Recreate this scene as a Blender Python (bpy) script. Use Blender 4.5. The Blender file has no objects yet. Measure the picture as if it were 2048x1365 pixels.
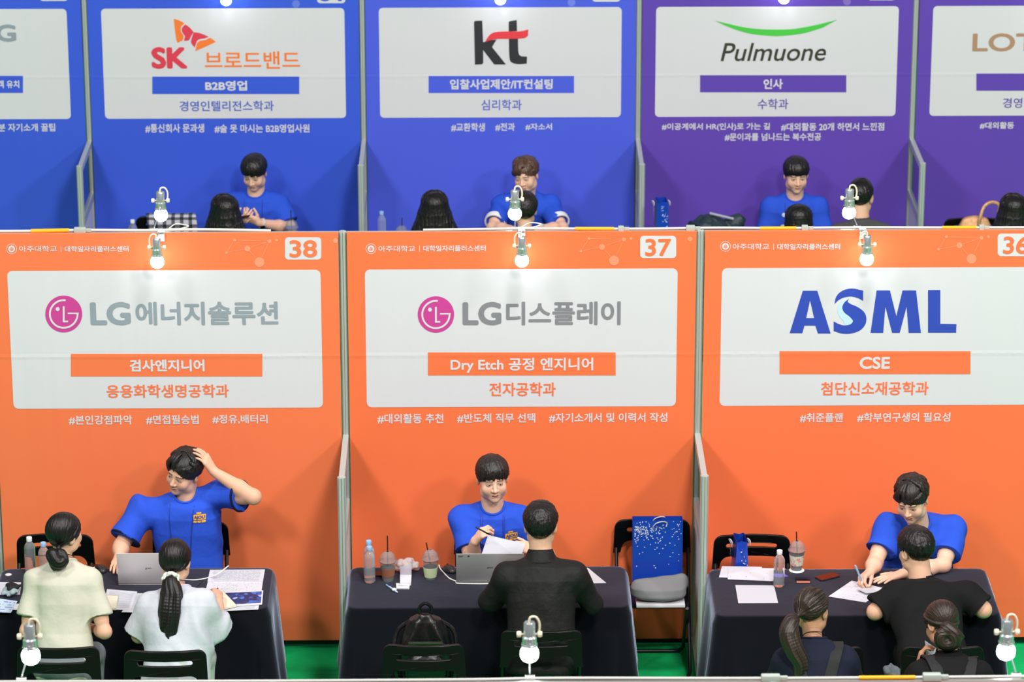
import bpy, bmesh, math, random
import numpy as np
from mathutils import Vector, Matrix
from mathutils.bvhtree import BVHTree
sc = bpy.context.scene
col = sc.collection
rng = random.Random(7)
nrg = np.random.RandomState(11)
R = math.radians

# ------------------------------------------------------------------ camera, world, lights, exposure
CAM = np.array([-0.2156, -19.4721, 8.5209])
FWD = np.array([0.00783812, 0.94633137, -0.32310293])
RGT = np.array([0.9999613, -0.00870837, -0.00124783])
UPV = np.array([0.00399456, 0.32308065, 0.94636301])
FPX = 7289.66
cam = bpy.data.cameras.new('camera')
cam.sensor_width = 36.0
cam.lens = FPX / 2048 * 36.0
cam.clip_end = 200
cam.dof.use_dof = True
cam.dof.focus_distance = 18.9
cam.dof.aperture_fstop = 5.0
cam_o = bpy.data.objects.new('camera', cam)
col.objects.link(cam_o)
M = Matrix.Identity(4)
for i in range(3):
    M[i][0] = RGT[i]; M[i][1] = UPV[i]; M[i][2] = -FWD[i]; M[i][3] = CAM[i]
cam_o.matrix_world = M
sc.camera = cam_o

w = bpy.data.worlds.new('hall')
sc.world = w
w.use_nodes = True
bg = w.node_tree.nodes['Background']
bg.inputs[0].default_value = (0.93, 0.97, 1.0, 1)
bg.inputs[1].default_value = 0.13

def hall_light(x, y, z, sx, sy, power, tilt=(0, 0)):
    l = bpy.data.lights.new('hall_light', 'AREA')
    l.shape = 'RECTANGLE'; l.size = sx; l.size_y = sy; l.energy = power
    l.color = (1.0, 0.985, 0.96)
    o = bpy.data.objects.new('hall_light', l)
    o.location = (x, y, z)
    o.rotation_euler = (tilt[0], tilt[1], 0)
    col.objects.link(o)
for hx, pw in ((-6.3, 680), (2.5, 960), (9.5, 680)):
    hall_light(hx, -11.0, 11.0, 1.5, 1.5, pw, (R(48), 0))
for hx, pw in ((-7.0, 490), (1.5, 560), (9.0, 490)):  # second bank, added to brighten the back row booths
    hall_light(hx, -4.2, 11.0, 1.5, 1.5, pw, (R(42), 0))
sc.view_settings.view_transform = 'Standard'
sc.view_settings.look = 'None'
sc.view_settings.gamma = 1
sc.view_settings.use_curve_mapping = False
sc.view_settings.exposure = 0.0
sc.cycles.max_bounces = 8
sc.cycles.transmission_bounces = 8
sc.cycles.transparent_max_bounces = 8
sc.cycles.caustics_reflective = False
sc.cycles.caustics_refractive = False
BULB = 15.0

# where a pixel of the 2048x1365 frame lands on the plane y = yy or z = zz
def ray(x, y):
    return FWD * FPX + RGT * (x - 1024) - UPV * (y - 682.5)
def at(x, y, yy):
    d = ray(x, y); return CAM + d * ((yy - CAM[1]) / d[1])
def atz(x, y, zz):
    d = ray(x, y); return CAM + d * ((zz - CAM[2]) / d[2])

WALL_H = 2.524
ROW2 = 6.1975
ROW0 = -6.123
OFF2 = -0.0824
OFF0 = -0.0634
TOP = 0.725           # table cloth top

# ------------------------------------------------------------------ helpers
def lin(c):
    return tuple((v / 12.92 if v <= 0.04045 else ((v + 0.055) / 1.055) ** 2.4) for v in [q / 255 for q in c])

MATS = {}
def mat(name, rgb=None, rough=0.6, metal=0.0, spec=0.5, bump=None, trans=0.0, ior=1.45, emit=0.0, sheen=0.0, attr=False, coat=0.0, alpha=1.0):
    if name in MATS: return MATS[name]
    m = bpy.data.materials.new(name)
    m.use_nodes = True
    nt = m.node_tree
    b = nt.nodes['Principled BSDF']
    c = (*lin(rgb), 1) if rgb else (0.8, 0.8, 0.8, 1)
    b.inputs['Base Color'].default_value = c
    b.inputs['Roughness'].default_value = rough
    b.inputs['Metallic'].default_value = metal
    b.inputs['Specular IOR Level'].default_value = spec
    b.inputs['Transmission Weight'].default_value = trans
    b.inputs['IOR'].default_value = ior
    b.inputs['Coat Weight'].default_value = coat
    b.inputs['Alpha'].default_value = alpha
    if sheen:
        b.inputs['Sheen Weight'].default_value = sheen
    if emit:
        b.inputs['Emission Color'].default_value = c
        b.inputs['Emission Strength'].default_value = emit
    if attr:
        a = nt.nodes.new('ShaderNodeVertexColor'); a.layer_name = 'Col'
        nt.links.new(a.outputs['Color'], b.inputs['Base Color'])
    if bump:
        # bump = (scale xyz, strength, distance, detail)
        sxyz, st, dist, det = bump
        g = nt.nodes.new('ShaderNodeNewGeometry')
        mp = nt.nodes.new('ShaderNodeMapping'); mp.inputs['Scale'].default_value = sxyz
        n = nt.nodes.new('ShaderNodeTexNoise'); n.inputs['Scale'].default_value = 1.0; n.inputs['Detail'].default_value = det
        bp = nt.nodes.new('ShaderNodeBump'); bp.inputs['Strength'].default_value = st; bp.inputs['Distance'].default_value = dist
        nt.links.new(g.outputs['Position'], mp.inputs['Vector'])
        nt.links.new(mp.outputs[0], n.inputs['Vector'])
        nt.links.new(n.outputs['Fac'], bp.inputs['Height'])
        nt.links.new(bp.outputs[0], b.inputs['Normal'])
    MATS[name] = m
    return m

def fabric(name, rgb, crease_z):
    """printed banner cloth: fine weave, soft vertical ripples and one fold across"""
    if name in MATS: return MATS[name]
    m = mat(name, rgb, rough=0.75, spec=0.25)
    nt = m.node_tree; b = nt.nodes['Principled BSDF']
    g = nt.nodes.new('ShaderNodeNewGeometry')
    mp = nt.nodes.new('ShaderNodeMapping'); mp.inputs['Scale'].default_value = (7.0, 1.0, 0.7)
    n = nt.nodes.new('ShaderNodeTexNoise'); n.inputs['Scale'].default_value = 1.0; n.inputs['Detail'].default_value = 2.0
    sep = nt.nodes.new('ShaderNodeSeparateXYZ')
    nt.links.new(g.outputs['Position'], sep.inputs[0])
    nt.links.new(g.outputs['Position'], mp.inputs['Vector'])
    nt.links.new(mp.outputs[0], n.inputs['Vector'])
    def mth(op, a, bb=None):
        q = nt.nodes.new('ShaderNodeMath'); q.operation = op
        for i, v in enumerate((a, bb)):
            if v is None: continue
            if isinstance(v, (int, float)): q.inputs[i].default_value = v
            else: nt.links.new(v, q.inputs[i])
        return q.outputs[0]
    mp2 = nt.nodes.new('ShaderNodeMapping'); mp2.inputs['Scale'].default_value = (22.0, 1.0, 22.0)
    n2 = nt.nodes.new('ShaderNodeTexNoise'); n2.inputs['Scale'].default_value = 1.0
    nt.links.new(g.outputs['Position'], mp2.inputs['Vector']); nt.links.new(mp2.outputs[0], n2.inputs['Vector'])
    dz = mth('ABSOLUTE', mth('SUBTRACT', sep.outputs['Z'], crease_z))
    fold = mth('MAXIMUM', mth('SUBTRACT', 0.018, dz), 0.0)
    fold = mth('MULTIPLY', fold, mth('MULTIPLY', n2.outputs['Fac'], 0.22))
    hgt = mth('ADD', mth('MULTIPLY', n.outputs['Fac'], 0.012), fold)
    bp = nt.nodes.new('ShaderNodeBump'); bp.inputs['Strength'].default_value = 0.55; bp.inputs['Distance'].default_value = 1.0
    nt.links.new(hgt, bp.inputs['Height'])
    nt.links.new(bp.outputs[0], b.inputs['Normal'])
    return m

def fast_mesh(name, V, F, smooth=True):
    V = np.asarray(V, dtype=np.float32); F = np.asarray(F, dtype=np.int32)
    me = bpy.data.meshes.new(name)
    k = F.shape[1]
    me.vertices.add(len(V)); me.vertices.foreach_set('co', V.ravel())
    me.loops.add(F.size); me.loops.foreach_set('vertex_index', F.ravel())
    me.polygons.add(len(F)); me.polygons.foreach_set('loop_start', np.arange(0, F.size, k, dtype=np.int32))
    if smooth: me.polygons.foreach_set('use_smooth', np.ones(len(F), dtype=bool))
    me.update(calc_edges=True)
    me.validate()
    return me

def link(name, me, m, parent=None, loc=None):
    o = bpy.data.objects.new(name, me)
    if m is not None and len(me.materials) == 0: me.materials.append(m)
    col.objects.link(o)
    if parent is not None: o.parent = parent
    if loc is not None: o.location = loc
    return o

def tag(o, label, cat, group=None):
    o['label'] = label; o['category'] = cat
    if group: o['group'] = group
    return o

def empty(name, loc, label, cat, rz=0.0, group=None):
    o = bpy.data.objects.new(name, None); o.empty_display_size = 0.1
    o.location = loc; o.rotation_euler = (0, 0, rz); col.objects.link(o)
    return tag(o, label, cat, group)

def structure(o):
    o['kind'] = 'structure'; return o

def dup(root, loc=None, rz=None, label=None):
    c = root.copy(); col.objects.link(c)
    if loc is not None: c.location = loc
    if rz is not None: c.rotation_euler = (0, 0, rz)
    if label: c['label'] = label
    for ch in root.children:
        d = ch.copy(); col.objects.link(d); d.parent = c
        for g in ch.children:
            e = g.copy(); col.objects.link(e); e.parent = d
    return c

class MB:
    """collects shapes into one mesh"""
    def __init__(self): self.bm = bmesh.new()
    def box(self, lo, hi, bev=0.0, rot=None, piv=None):
        r = bmesh.ops.create_cube(self.bm, size=1.0)
        vs = r['verts']
        lo = Vector(lo); hi = Vector(hi); c = (lo + hi) / 2; s = hi - lo
        for v in vs: v.co = Vector((v.co.x * s.x, v.co.y * s.y, v.co.z * s.z)) + c
        if bev > 0:
            es = list({e for v in vs for e in v.link_edges})
            rb = bmesh.ops.bevel(self.bm, geom=es, offset=bev, segments=2, profile=0.6, affect='EDGES')
            vs = list({v for f in rb['faces'] for v in f.verts} | {v for v in vs if v.is_valid})
        if rot is not None:
            p = Vector(piv) if piv is not None else c
            for v in vs: v.co = rot @ (v.co - p) + p
        return self
    def tube(self, pts, r, seg=10, caps=True, closed=False):
        pts = [Vector(p) for p in pts]; n = len(pts)
        rs = r if isinstance(r, (list, tuple)) else [r] * n
        rings = []; prev = None
        for i, p in enumerate(pts):
            if closed: t = pts[(i + 1) % n] - pts[i - 1]
            else: t = pts[min(i + 1, n - 1)] - pts[max(i - 1, 0)]
            t.normalize()
            if prev is None:
                a = Vector((0, 0, 1)) if abs(t.z) < 0.9 else Vector((1, 0, 0))
                u = t.cross(a).normalized()
            else:
                u = (prev - t * prev.dot(t)).normalized()
            prev = u; v = t.cross(u)
            rings.append([self.bm.verts.new(p + (u * math.cos(2 * math.pi * k / seg) + v * math.sin(2 * math.pi * k / seg)) * rs[i]) for k in range(seg)])
        for i in range(n if closed else n - 1):
            a = rings[i]; b = rings[(i + 1) % n]
            for k in range(seg): self.bm.faces.new((a[k], a[(k + 1) % seg], b[(k + 1) % seg], b[k]))
        if caps and not closed:
            self.bm.faces.new(rings[0][::-1]); self.bm.faces.new(rings[-1])
        return self
    def lathe(self, prof, c=(0, 0, 0), seg=24, mtx=None):
        rings = []
        for r_, z_ in prof:
            ring = []
            for k in range(seg):
                p = Vector((r_ * math.cos(2 * math.pi * k / seg), r_ * math.sin(2 * math.pi * k / seg), z_))
                if mtx is not None: p = mtx @ p
                ring.append(self.bm.verts.new(p + Vector(c)))
            rings.append(ring)
        for a, b in zip(rings, rings[1:]):
            for k in range(seg): self.bm.faces.new((a[k], a[(k + 1) % seg], b[(k + 1) % seg], b[k]))
        self.bm.faces.new(rings[0][::-1]); self.bm.faces.new(rings[-1])
        return self
    def prism(self, poly, z0, z1):
        a = [self.bm.verts.new((x, y, z0)) for x, y in poly]; b = [self.bm.verts.new((x, y, z1)) for x, y in poly]
        n = len(poly)
        for k in range(n): self.bm.faces.new((a[k], a[(k + 1) % n], b[(k + 1) % n], b[k]))
        self.bm.faces.new(a[::-1]); self.bm.faces.new(b)
        return self
    def quad(self, *ps):
        self.bm.faces.new([self.bm.verts.new(p) for p in ps]); return self
    def mesh(self, name, smooth=True):
        me = bpy.data.meshes.new(name)
        bmesh.ops.recalc_face_normals(self.bm, faces=self.bm.faces)
        self.bm.to_mesh(me); self.bm.free()
        if smooth:
            for p in me.polygons: p.use_smooth = True
            me.set_sharp_from_angle(angle=R(38))
        return me
    def build(self, name, m, parent=None, loc=None, smooth=True):
        return link(name, self.mesh(name, smooth), m, parent, loc)

def curve_mesh(name, polys, extrude=0.0, bevel=0.0, res=1):
    """filled 2-D outlines (inner ones cut holes) as a mesh in the xy plane"""
    c = bpy.data.curves.new(name, 'CURVE'); c.dimensions = '2D'; c.fill_mode = 'BOTH'
    c.extrude = extrude; c.bevel_depth = bevel; c.bevel_resolution = 2
    for p in polys:
        s = c.splines.new('POLY'); s.points.add(len(p) - 1)
        for q, (x, y) in zip(s.points, p): q.co = (x, y, 0, 1)
        s.use_cyclic_u = True
    o = bpy.data.objects.new(name, c); col.objects.link(o)
    me = bpy.data.meshes.new_from_object(o.evaluated_get(bpy.context.evaluated_depsgraph_get()))
    bpy.data.objects.remove(o); bpy.data.curves.remove(c)
    return me

def text_mesh(s, bold=0.0, shear=0.0):
    """outlined lettering; a heavier weight comes from a ring of slightly shifted strokes"""
    c = bpy.data.curves.new('lettering', 'FONT'); c.body = s; c.size = 1.0; c.shear = shear; c.resolution_u = 4
    o = bpy.data.objects.new('lettering', c); col.objects.link(o)
    me = bpy.data.meshes.new_from_object(o.evaluated_get(bpy.context.evaluated_depsgraph_get()))
    bpy.data.objects.remove(o); bpy.data.curves.remove(c)
    if bold > 0.004:
        bm = bmesh.new(); bm.from_mesh(me); src = bm.faces[:]
        for k in range(8):
            g = bmesh.ops.duplicate(bm, geom=src)['geom']
            bmesh.ops.translate(bm, verts=[v for v in g if isinstance(v, bmesh.types.BMVert)], vec=(bold * math.cos(k * math.pi / 4), bold * math.sin(k * math.pi / 4), 0.00006 * (k + 1)))
        bm.to_mesh(me); bm.free()
    return me

def mesh_co(me):
    a = np.empty(len(me.vertices) * 3, dtype=np.float32); me.vertices.foreach_get('co', a); return a.reshape(-1, 3)
def set_co(me, a):
    me.vertices.foreach_set('co', np.asarray(a, dtype=np.float32).ravel()); me.update()

def smooth_loop(pts, n=6):
    """Catmull-Rom through a closed outline"""
    out = []; m = len(pts)
    for i in range(m):
        p0, p1, p2, p3 = [np.array(pts[(i + k - 1) % m], float) for k in range(4)]
        for j in range(n):
            t = j / n
            out.append(tuple(0.5 * ((2 * p1) + (-p0 + p2) * t + (2 * p0 - 5 * p1 + 4 * p2 - p3) * t * t + (-p0 + 3 * p1 - 3 * p2 + p3) * t ** 3)))
    return out
def spline(pts, n=8):
    pts = [np.array(p, float) for p in pts]; out = []
    q = [2 * pts[0] - pts[1]] + pts + [2 * pts[-1] - pts[-2]]
    for i in range(1, len(q) - 2):
        p0, p1, p2, p3 = q[i - 1:i + 3]
        for j in range(n):
            t = j / n
            out.append(0.5 * ((2 * p1) + (-p0 + p2) * t + (2 * p0 - 5 * p1 + 4 * p2 - p3) * t * t + (-p0 + 3 * p1 - 3 * p2 + p3) * t ** 3))
    out.append(pts[-1]); return out
def rrect(x0, y0, x1, y1, r, n=5):
    out = []
    for cx, cy, a0 in ((x1 - r, y1 - r, 0), (x0 + r, y1 - r, 90), (x0 + r, y0 + r, 180), (x1 - r, y0 + r, 270)):
        for k in range(n + 1):
            a = R(a0 + 90 * k / n); out.append((cx + r * math.cos(a), cy + r * math.sin(a)))
    return out
def circle(cx, cy, r, n=40):
    return [(cx + r * math.cos(2 * math.pi * k / n), cy + r * math.sin(2 * math.pi * k / n)) for k in range(n)]

M_ALU = mat('aluminium', (206, 212, 208), 0.34, 0.35)
M_ALU2 = mat('grey aluminium', (192, 198, 196), 0.4, 0.3)
M_BLACK = mat('black metal', (14, 14, 15), 0.38, 0.0, 0.5)
M_BLACKP = mat('black plastic', (9, 9, 10), 0.38, 0.0, 0.35, bump=((500, 500, 500), 0.08, 0.001, 1))
M_WHITEP = mat('white plastic', (236, 236, 232), 0.4)
M_CREAM = mat('cream plastic', (232, 222, 196), 0.5)
M_CHROME = mat('chrome', (216, 224, 228), 0.24, 0.75)
M_BULB = mat('lit bulb', (247, 251, 255), 0.3, emit=BULB)
M_GLASS = mat('clear acrylic', (238, 243, 250), 0.04, 0.0, 0.5, trans=1.0, ior=1.2)
M_PANEL = mat('white board', (226, 226, 236), 0.45)
M_PAPER = mat('paper', (198, 198, 206), 0.7)
M_CARD = mat('white card', (216, 214, 218), 0.6)
# ------------------------------------------------------------------ setting: floor, far wall, booth wall frames
fm = mat('green carpet', (18, 138, 74), 0.9, spec=0.2, bump=((160, 160, 160), 0.5, 0.004, 3))
nt = fm.node_tree; b = nt.nodes['Principled BSDF']
g = nt.nodes.new('ShaderNodeNewGeometry'); n1 = nt.nodes.new('ShaderNodeTexNoise'); n1.inputs['Scale'].default_value = 3.0; n1.inputs['Detail'].default_value = 5
rp = nt.nodes.new('ShaderNodeValToRGB'); rp.color_ramp.elements[0].color = (*lin((4, 154, 82)), 1); rp.color_ramp.elements[1].color = (*lin((14, 186, 104)), 1)
rp.color_ramp.elements[0].position = 0.35; rp.color_ramp.elements[1].position = 0.65
nt.links.new(g.outputs['Position'], n1.inputs['Vector']); nt.links.new(n1.outputs['Fac'], rp.inputs[0]); nt.links.new(rp.outputs[0], b.inputs['Base Color'])
structure(MB().box((-14, -9, -0.05), (14, 14, 0)).build('floor', fm, smooth=False))
structure(MB().box((-14, 13.6, 0), (14, 13.8, 5)).build('wall_back', mat('hall wall', (70, 72, 78), 0.8), smooth=False))

def post_profile(r=0.0225):
    out = []
    for k in range(8):
        a = 2 * math.pi * k / 8
        for da, rr in ((-0.30, 1.0), (-0.10, 1.02), (-0.08, 0.72), (0.08, 0.72), (0.10, 1.02), (0.30, 1.0)):
            out.append((r * rr * math.cos(a + da), r * rr * math.sin(a + da)))
    return out
PROF = post_profile()
def post_mesh(h):
    m = MB(); m.prism(PROF, 0.0, h)
    m.prism([(x * 0.8, y * 0.8) for x, y in PROF[::3]], h, h + 0.004)
    return m.mesh('post', smooth=False)
POST_HI = post_mesh(WALL_H); POST_HI.materials.append(M_ALU)
HP, DP = 1.3217, 0.7237
POST_LO = post_mesh(HP + 0.01); POST_LO.materials.append(M_ALU)

def wall_row(name, y, xo, xs):
    e = bpy.data.objects.new(name, None); e.location = (xo, y, 0); col.objects.link(e); structure(e)
    for x in xs:
        link('post', POST_HI, None, e, (x, 0, 0))
    for a, c in zip(xs, xs[1:]):
        MB().box((a + 0.02, -0.007, WALL_H - 0.034), (c - 0.02, 0.007, WALL_H)).build('top_rail', M_ALU, e, smooth=False)
        MB().box((a + 0.02, -0.012, 0.02), (c - 0.02, 0.012, 0.06)).build('bottom_rail', M_BLACK, e, smooth=False)
    return e
wall_row('wall_middle', 0.0, 0.0, (-3, -1, 1, 3))
wall_row('wall_rear', ROW2, OFF2, (-5, -3, -1, 1, 3, 5))
wf = wall_row('wall_front', ROW0, OFF0, (-3, -1, 1, 3))
for x_ in (-2, 0, 2):  # cloths below the frame, added to block ambient light from the front
    MB().box((x_ - 0.976, -0.034, 0.055), (x_ + 0.976, -0.028, WALL_H - 0.012)).build('unseen_cloth_panel', mat('unseen front row cloth', (222, 110, 66), 0.8), wf, smooth=False)

M_PANE = mat('tinted pane', (214, 222, 246), 0.05, trans=1.0, ior=1.15)
def partition(x, y, label, group=None):
    e = empty('booth_partition', (x, y, 0), label, 'partition', group=group)
    link('post', POST_LO, None, e, (0, -DP, 0))
    MB().box((-0.016, -DP + 0.022, HP - 0.045), (0.016, -0.022, HP)).build('top_rail', M_ALU2, e, smooth=False)
    MB().box((-0.016, -DP + 0.022, 0.87), (0.016, -0.022, 0.93)).build('middle_rail', M_ALU2, e, smooth=False)
    MB().box((-0.016, -DP + 0.022, 0.02), (0.016, -0.022, 0.06)).build('bottom_rail', M_ALU2, e, smooth=False)
    MB().box((-0.006, -DP + 0.022, 0.06), (0.006, -0.022, 0.87)).build('lower_panel', M_PANEL, e, smooth=False)
    MB().box((-0.002, -DP + 0.022, 0.93), (0.002, -0.022, HP - 0.045)).build('window_pane', M_PANE, e, smooth=False)
    return e
partition(-1, 0, 'low white partition between the booths numbered 38 and 37')
partition(1, 0, 'low white partition between the booths numbered 37 and 36')
partition(-3 + OFF2, ROW2, 'low partition of the back row, leftmost, between two blue banners')
partition(-1 + OFF2, ROW2, 'low partition of the back row between the orange-logo banner and the black-logo banner')
partition(1 + OFF2, ROW2, 'low partition of the back row between a blue banner and a purple banner')
partition(3 + OFF2, ROW2, 'low partition of the back row between two purple banners')

# ------------------------------------------------------------------ printed banners
ORANGE = (244, 122, 76); ORANGE2 = (246, 118, 70); ORANGE3 = (254, 119, 72)
BLUE1 = (60, 92, 216); BLUE2 = (78, 96, 222); PURPLE = (98, 70, 176)
WHITE_ = (216, 214, 219)

class Banner:
    def __init__(self, row_y, cx, rgb, label, crease=1.80, panel=(-0.878, 0.874)):
        self.y = row_y; self.cx = cx; self.rgb = rgb
        self.crease = crease
        self.f = fabric('banner cloth %d %d %d' % rgb, rgb, crease)
        self.white = fabric('banner white', WHITE_, crease)
        e = MB()
        e.box((-0.976, -0.006, 0.055), (0.977, 0.0, WALL_H - 0.004)).box((-0.976, -0.006, WALL_H - 0.004), (0.977, 0.0185, WALL_H - 0.0005))
        self.o = tag(e.build('booth_banner', self.f, None, (cx, row_y - 0.027, 0), smooth=False), label, 'banner')
        z1 = WALL_H - 0.2135; z0 = z1 - 0.8208
        self.panel = self.shape('white_panel', [rrect(panel[0], z0, panel[1], z1, 0.03)], 'banner white', 1, local=True)
    def px(self, x, y):
        p = at(x, y, self.y - 0.035); return (p[0] - self.cx, p[2])
    def place(self, name, me, layer, m, parent=None):
        """me is drawn in the x-z plane (as x, y) -> stand it up on the cloth"""
        a = mesh_co(me); b_ = np.empty_like(a)
        b_[:, 0] = a[:, 0]; b_[:, 2] = a[:, 1]; b_[:, 1] = -0.006 - 0.0014 * layer - a[:, 2]
        set_co(me, b_)
        return link(name, me, m, parent or self.o)
    def m(self, c):
        return fabric(c, None, self.crease) if isinstance(c, str) else fabric('print %d %d %d' % c, c, self.crease)
    def shape(self, name, polys, c, layer, local=False, parent=None):
        if not local: polys = [[self.px(x, y) for x, y in p] for p in polys]
        return self.place(name, curve_mesh(name, polys), layer, self.m(c), parent)
    def text(self, s, x0, y0, x1, y1, c, layer, bold=0.02, shear=0.0, parent=None, name='lettering'):
        me = text_mesh(s, bold, shear); a = mesh_co(me)
        lo = a.min(0); hi = a.max(0)
        ax, az = self.px(x0, y1); bx, bz = self.px(x1, y0)
        a[:, 0] = ax + (a[:, 0] - lo[0]) / (hi[0] - lo[0]) * (bx - ax)
        a[:, 1] = az + (a[:, 1] - lo[1]) / (hi[1] - lo[1]) * (bz - az)
        set_co(me, a)
        return self.place(name, me, layer, self.m(c), parent)
    def bar(self, x0, y0, x1, y1, s, t, bold=0.03):
        o = self.shape('title_bar', [[(x0, y0), (x1, y0), (x1, y1), (x0, y1)]], self.rgb, 2)
        if s: self.text(s, *t, WHITE_, 3, bold, parent=o)
        return o
    def plate(self, x0, y0, x1, y1, s, t):
        o = self.shape('number_plate', [rrect(x0, y0, x1, y1, 7)], WHITE_, 1)
        if s: self.text(s, *t, self.rgb, 2, 0.024, parent=o, name='number')
    def head(self, ex, ey, t1, bx, t2):
        o = self.shape('emblem', [circle(ex, ey, 10.5, 28), circle(ex, ey, 9.6, 28), circle(ex, ey, 6.8, 24)], WHITE_, 1)
        self.shape('emblem_swirl', [smooth_loop([(ex - 3.6, ey + 1.5), (ex - 1, ey - 3.5), (ex + 0.4, ey - 3.2), (ex - 2.6, ey + 2.6)], 4),
                                    smooth_loop([(ex - 1.2, ey + 3.2), (ex + 1.4, ey - 2.6), (ex + 2.6, ey - 2.2), (ex + 0.2, ey + 3.6)], 4),
                                    smooth_loop([(ex + 1.2, ey + 3.2), (ex + 3.2, ey - 1.2), (ex + 4.0, ey - 0.4), (ex + 2.2, ey + 3.0)], 4)], self.rgb, 2, parent=o)
        self.text('아주대학교', *t1, WHITE_, 1, 0.012)
        self.shape('divider', [[(bx - 0.5, t1[1]), (bx + 0.5, t1[1]), (bx + 0.5, t1[3]), (bx - 0.5, t1[3])]], WHITE_, 1)
        self.text('대학일자리플러스센터', *t2, WHITE_, 1, 0.02)
    def network(self, ox, oy, s=1.0):
        pale = tuple(int(a + (255 - a) * 0.22) for a in self.rgb)
        pts = [(0, 0, 10), (-24, -27, 6), (-66, -19, 3), (20, -42, 4), (152, -43, 5), (34, -44, 3), (-50, -44, 3)]
        polys = [circle(ox + a * s, oy + c_ * s, r_ * s, 18) for a, c_, r_ in pts]
        for i, j in ((0, 1), (1, 2), (1, 3), (2, 6), (6, 3), (0, 3)):
            a = np.array(pts[i][:2]) * s + (ox, oy); c_ = np.array(pts[j][:2]) * s + (ox, oy); d = c_ - a; L = np.hypot(*d); d /= L; n_ = np.array((-d[1], d[0])) * 0.5
            a = a + d * (pts[i][2] * s + 1); c_ = c_ - d * (pts[j][2] * s + 1)
            polys.append([tuple(a + n_), tuple(c_ + n_), tuple(c_ - n_), tuple(a - n_)])
        self.shape('network_pattern', polys, pale, 1)
    def face_logo(self, cx, cy, r):
        o = self.shape('logo_disc', [circle(cx, cy, r, 64)], (202, 68, 148), 2)
        # open ring, dot, vertical L and horizontal bar
        ring = []
        n = 44; a0, a1 = R(0), R(278)
        for k in range(n + 1):
            t = a0 + (a1 - a0) * k / n; ring.append((cx + r * 0.80 * math.cos(t), cy + r * 0.80 * math.sin(t)))
        for k in range(n, -1, -1):
            t = a0 + (a1 - a0) * k / n; ring.append((cx + r * 0.70 * math.cos(t), cy + r * 0.70 * math.sin(t)))
        ring += [(cx + 0.22 * r, cy + 0.0 * r), (cx + 0.22 * r, cy - 0.075 * r), (cx + 0.82 * r, cy - 0.075 * r)]
        el = [(cx - 0.05 * r, cy - 0.42 * r), (cx + 0.05 * r, cy - 0.42 * r), (cx + 0.05 * r, cy + 0.36 * r), (cx + 0.24 * r, cy + 0.36 * r), (cx + 0.24 * r, cy + 0.45 * r), (cx - 0.05 * r, cy + 0.45 * r)]
        self.shape('logo_face', [ring, el, circle(cx - 0.33 * r, cy - 0.27 * r, 0.11 * r, 20)], WHITE_, 3, parent=o)

G38 = (146, 156, 166); G37 = (134, 134, 140)
B = Banner(0, -2, ORANGE, 'orange booth banner numbered 38 with pink disc logo and grey lettering')
B.head(23.2, 498.4, (38.3, 492, 113.5, 504.3), 122, (129.5, 492.3, 257, 504.3))
B.plate(570, 474.9, 642.5, 519.6, '38', (579.3, 480.3, 634, 515.2)); B.network(518.8, 524.8)
B.face_logo(127.5, 628.3, 36.9)
B.text('LG', 181.5, 604.2, 260.4, 651, G38, 2, 0.035)
B.text('에너지솔루션', 272, 603, 556, 651, G38, 2, 0.026)
B.bar(141.8, 708, 524.6, 753.4, '검사엔지니어', (259.7, 719, 408.7, 743.8), 0.035)
B.text('응용화학생명공학과', 213.6, 769, 457.3, 796.2, B.rgb, 2, 0.018)
B.text('#본인강점파악', 137.7, 831, 264.2, 850.3, WHITE_, 1, 0.02)
B.text('#면접필승법', 292.2, 830.4, 397.1, 849.6, WHITE_, 1, 0.02)
B.text('#정유,배터리', 424.8, 829.8, 534.9, 848.6, WHITE_, 1, 0.02)

B = Banner(0, 0, ORANGE2, 'orange booth banner numbered 37 with pink disc logo, central in the front row')
B.head(742, 498.1, (757, 491.7, 830.4, 504.2), 839, (846.5, 491, 971.3, 503.5))
B.plate(1280.4, 472.1, 1352.4, 516.6, '37', (1290.3, 477.4, 1342.4, 512.7)); B.network(1228, 521.5)
B.face_logo(871.8, 629.3, 36.4)
B.text('LG', 925.3, 604, 1002.6, 651, G37, 2, 0.035)
B.text('디스플레이', 1012.3, 602.9, 1241.5, 651, G37, 2, 0.026)
B.bar(855.8, 705.2, 1231.2, 751.2, 'Dry Etch 공정 엔지니어', (901, 715.2, 1186.6, 746.2), 0.026)
B.text('전자공학과', 978.8, 765, 1111.4, 793, B.rgb, 2, 0.018)
B.text('#대외활동 추천', 754.9, 827.7, 886.8, 847.7, WHITE_, 1, 0.02)
B.text('#반도체 직무 선택', 914.2, 827, 1070.7, 846.6, WHITE_, 1, 0.02)
B.text('#자기소개서 및 이력서 작성', 1097.8, 825.9, 1334.9, 845.9, WHITE_, 1, 0.02)

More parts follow.
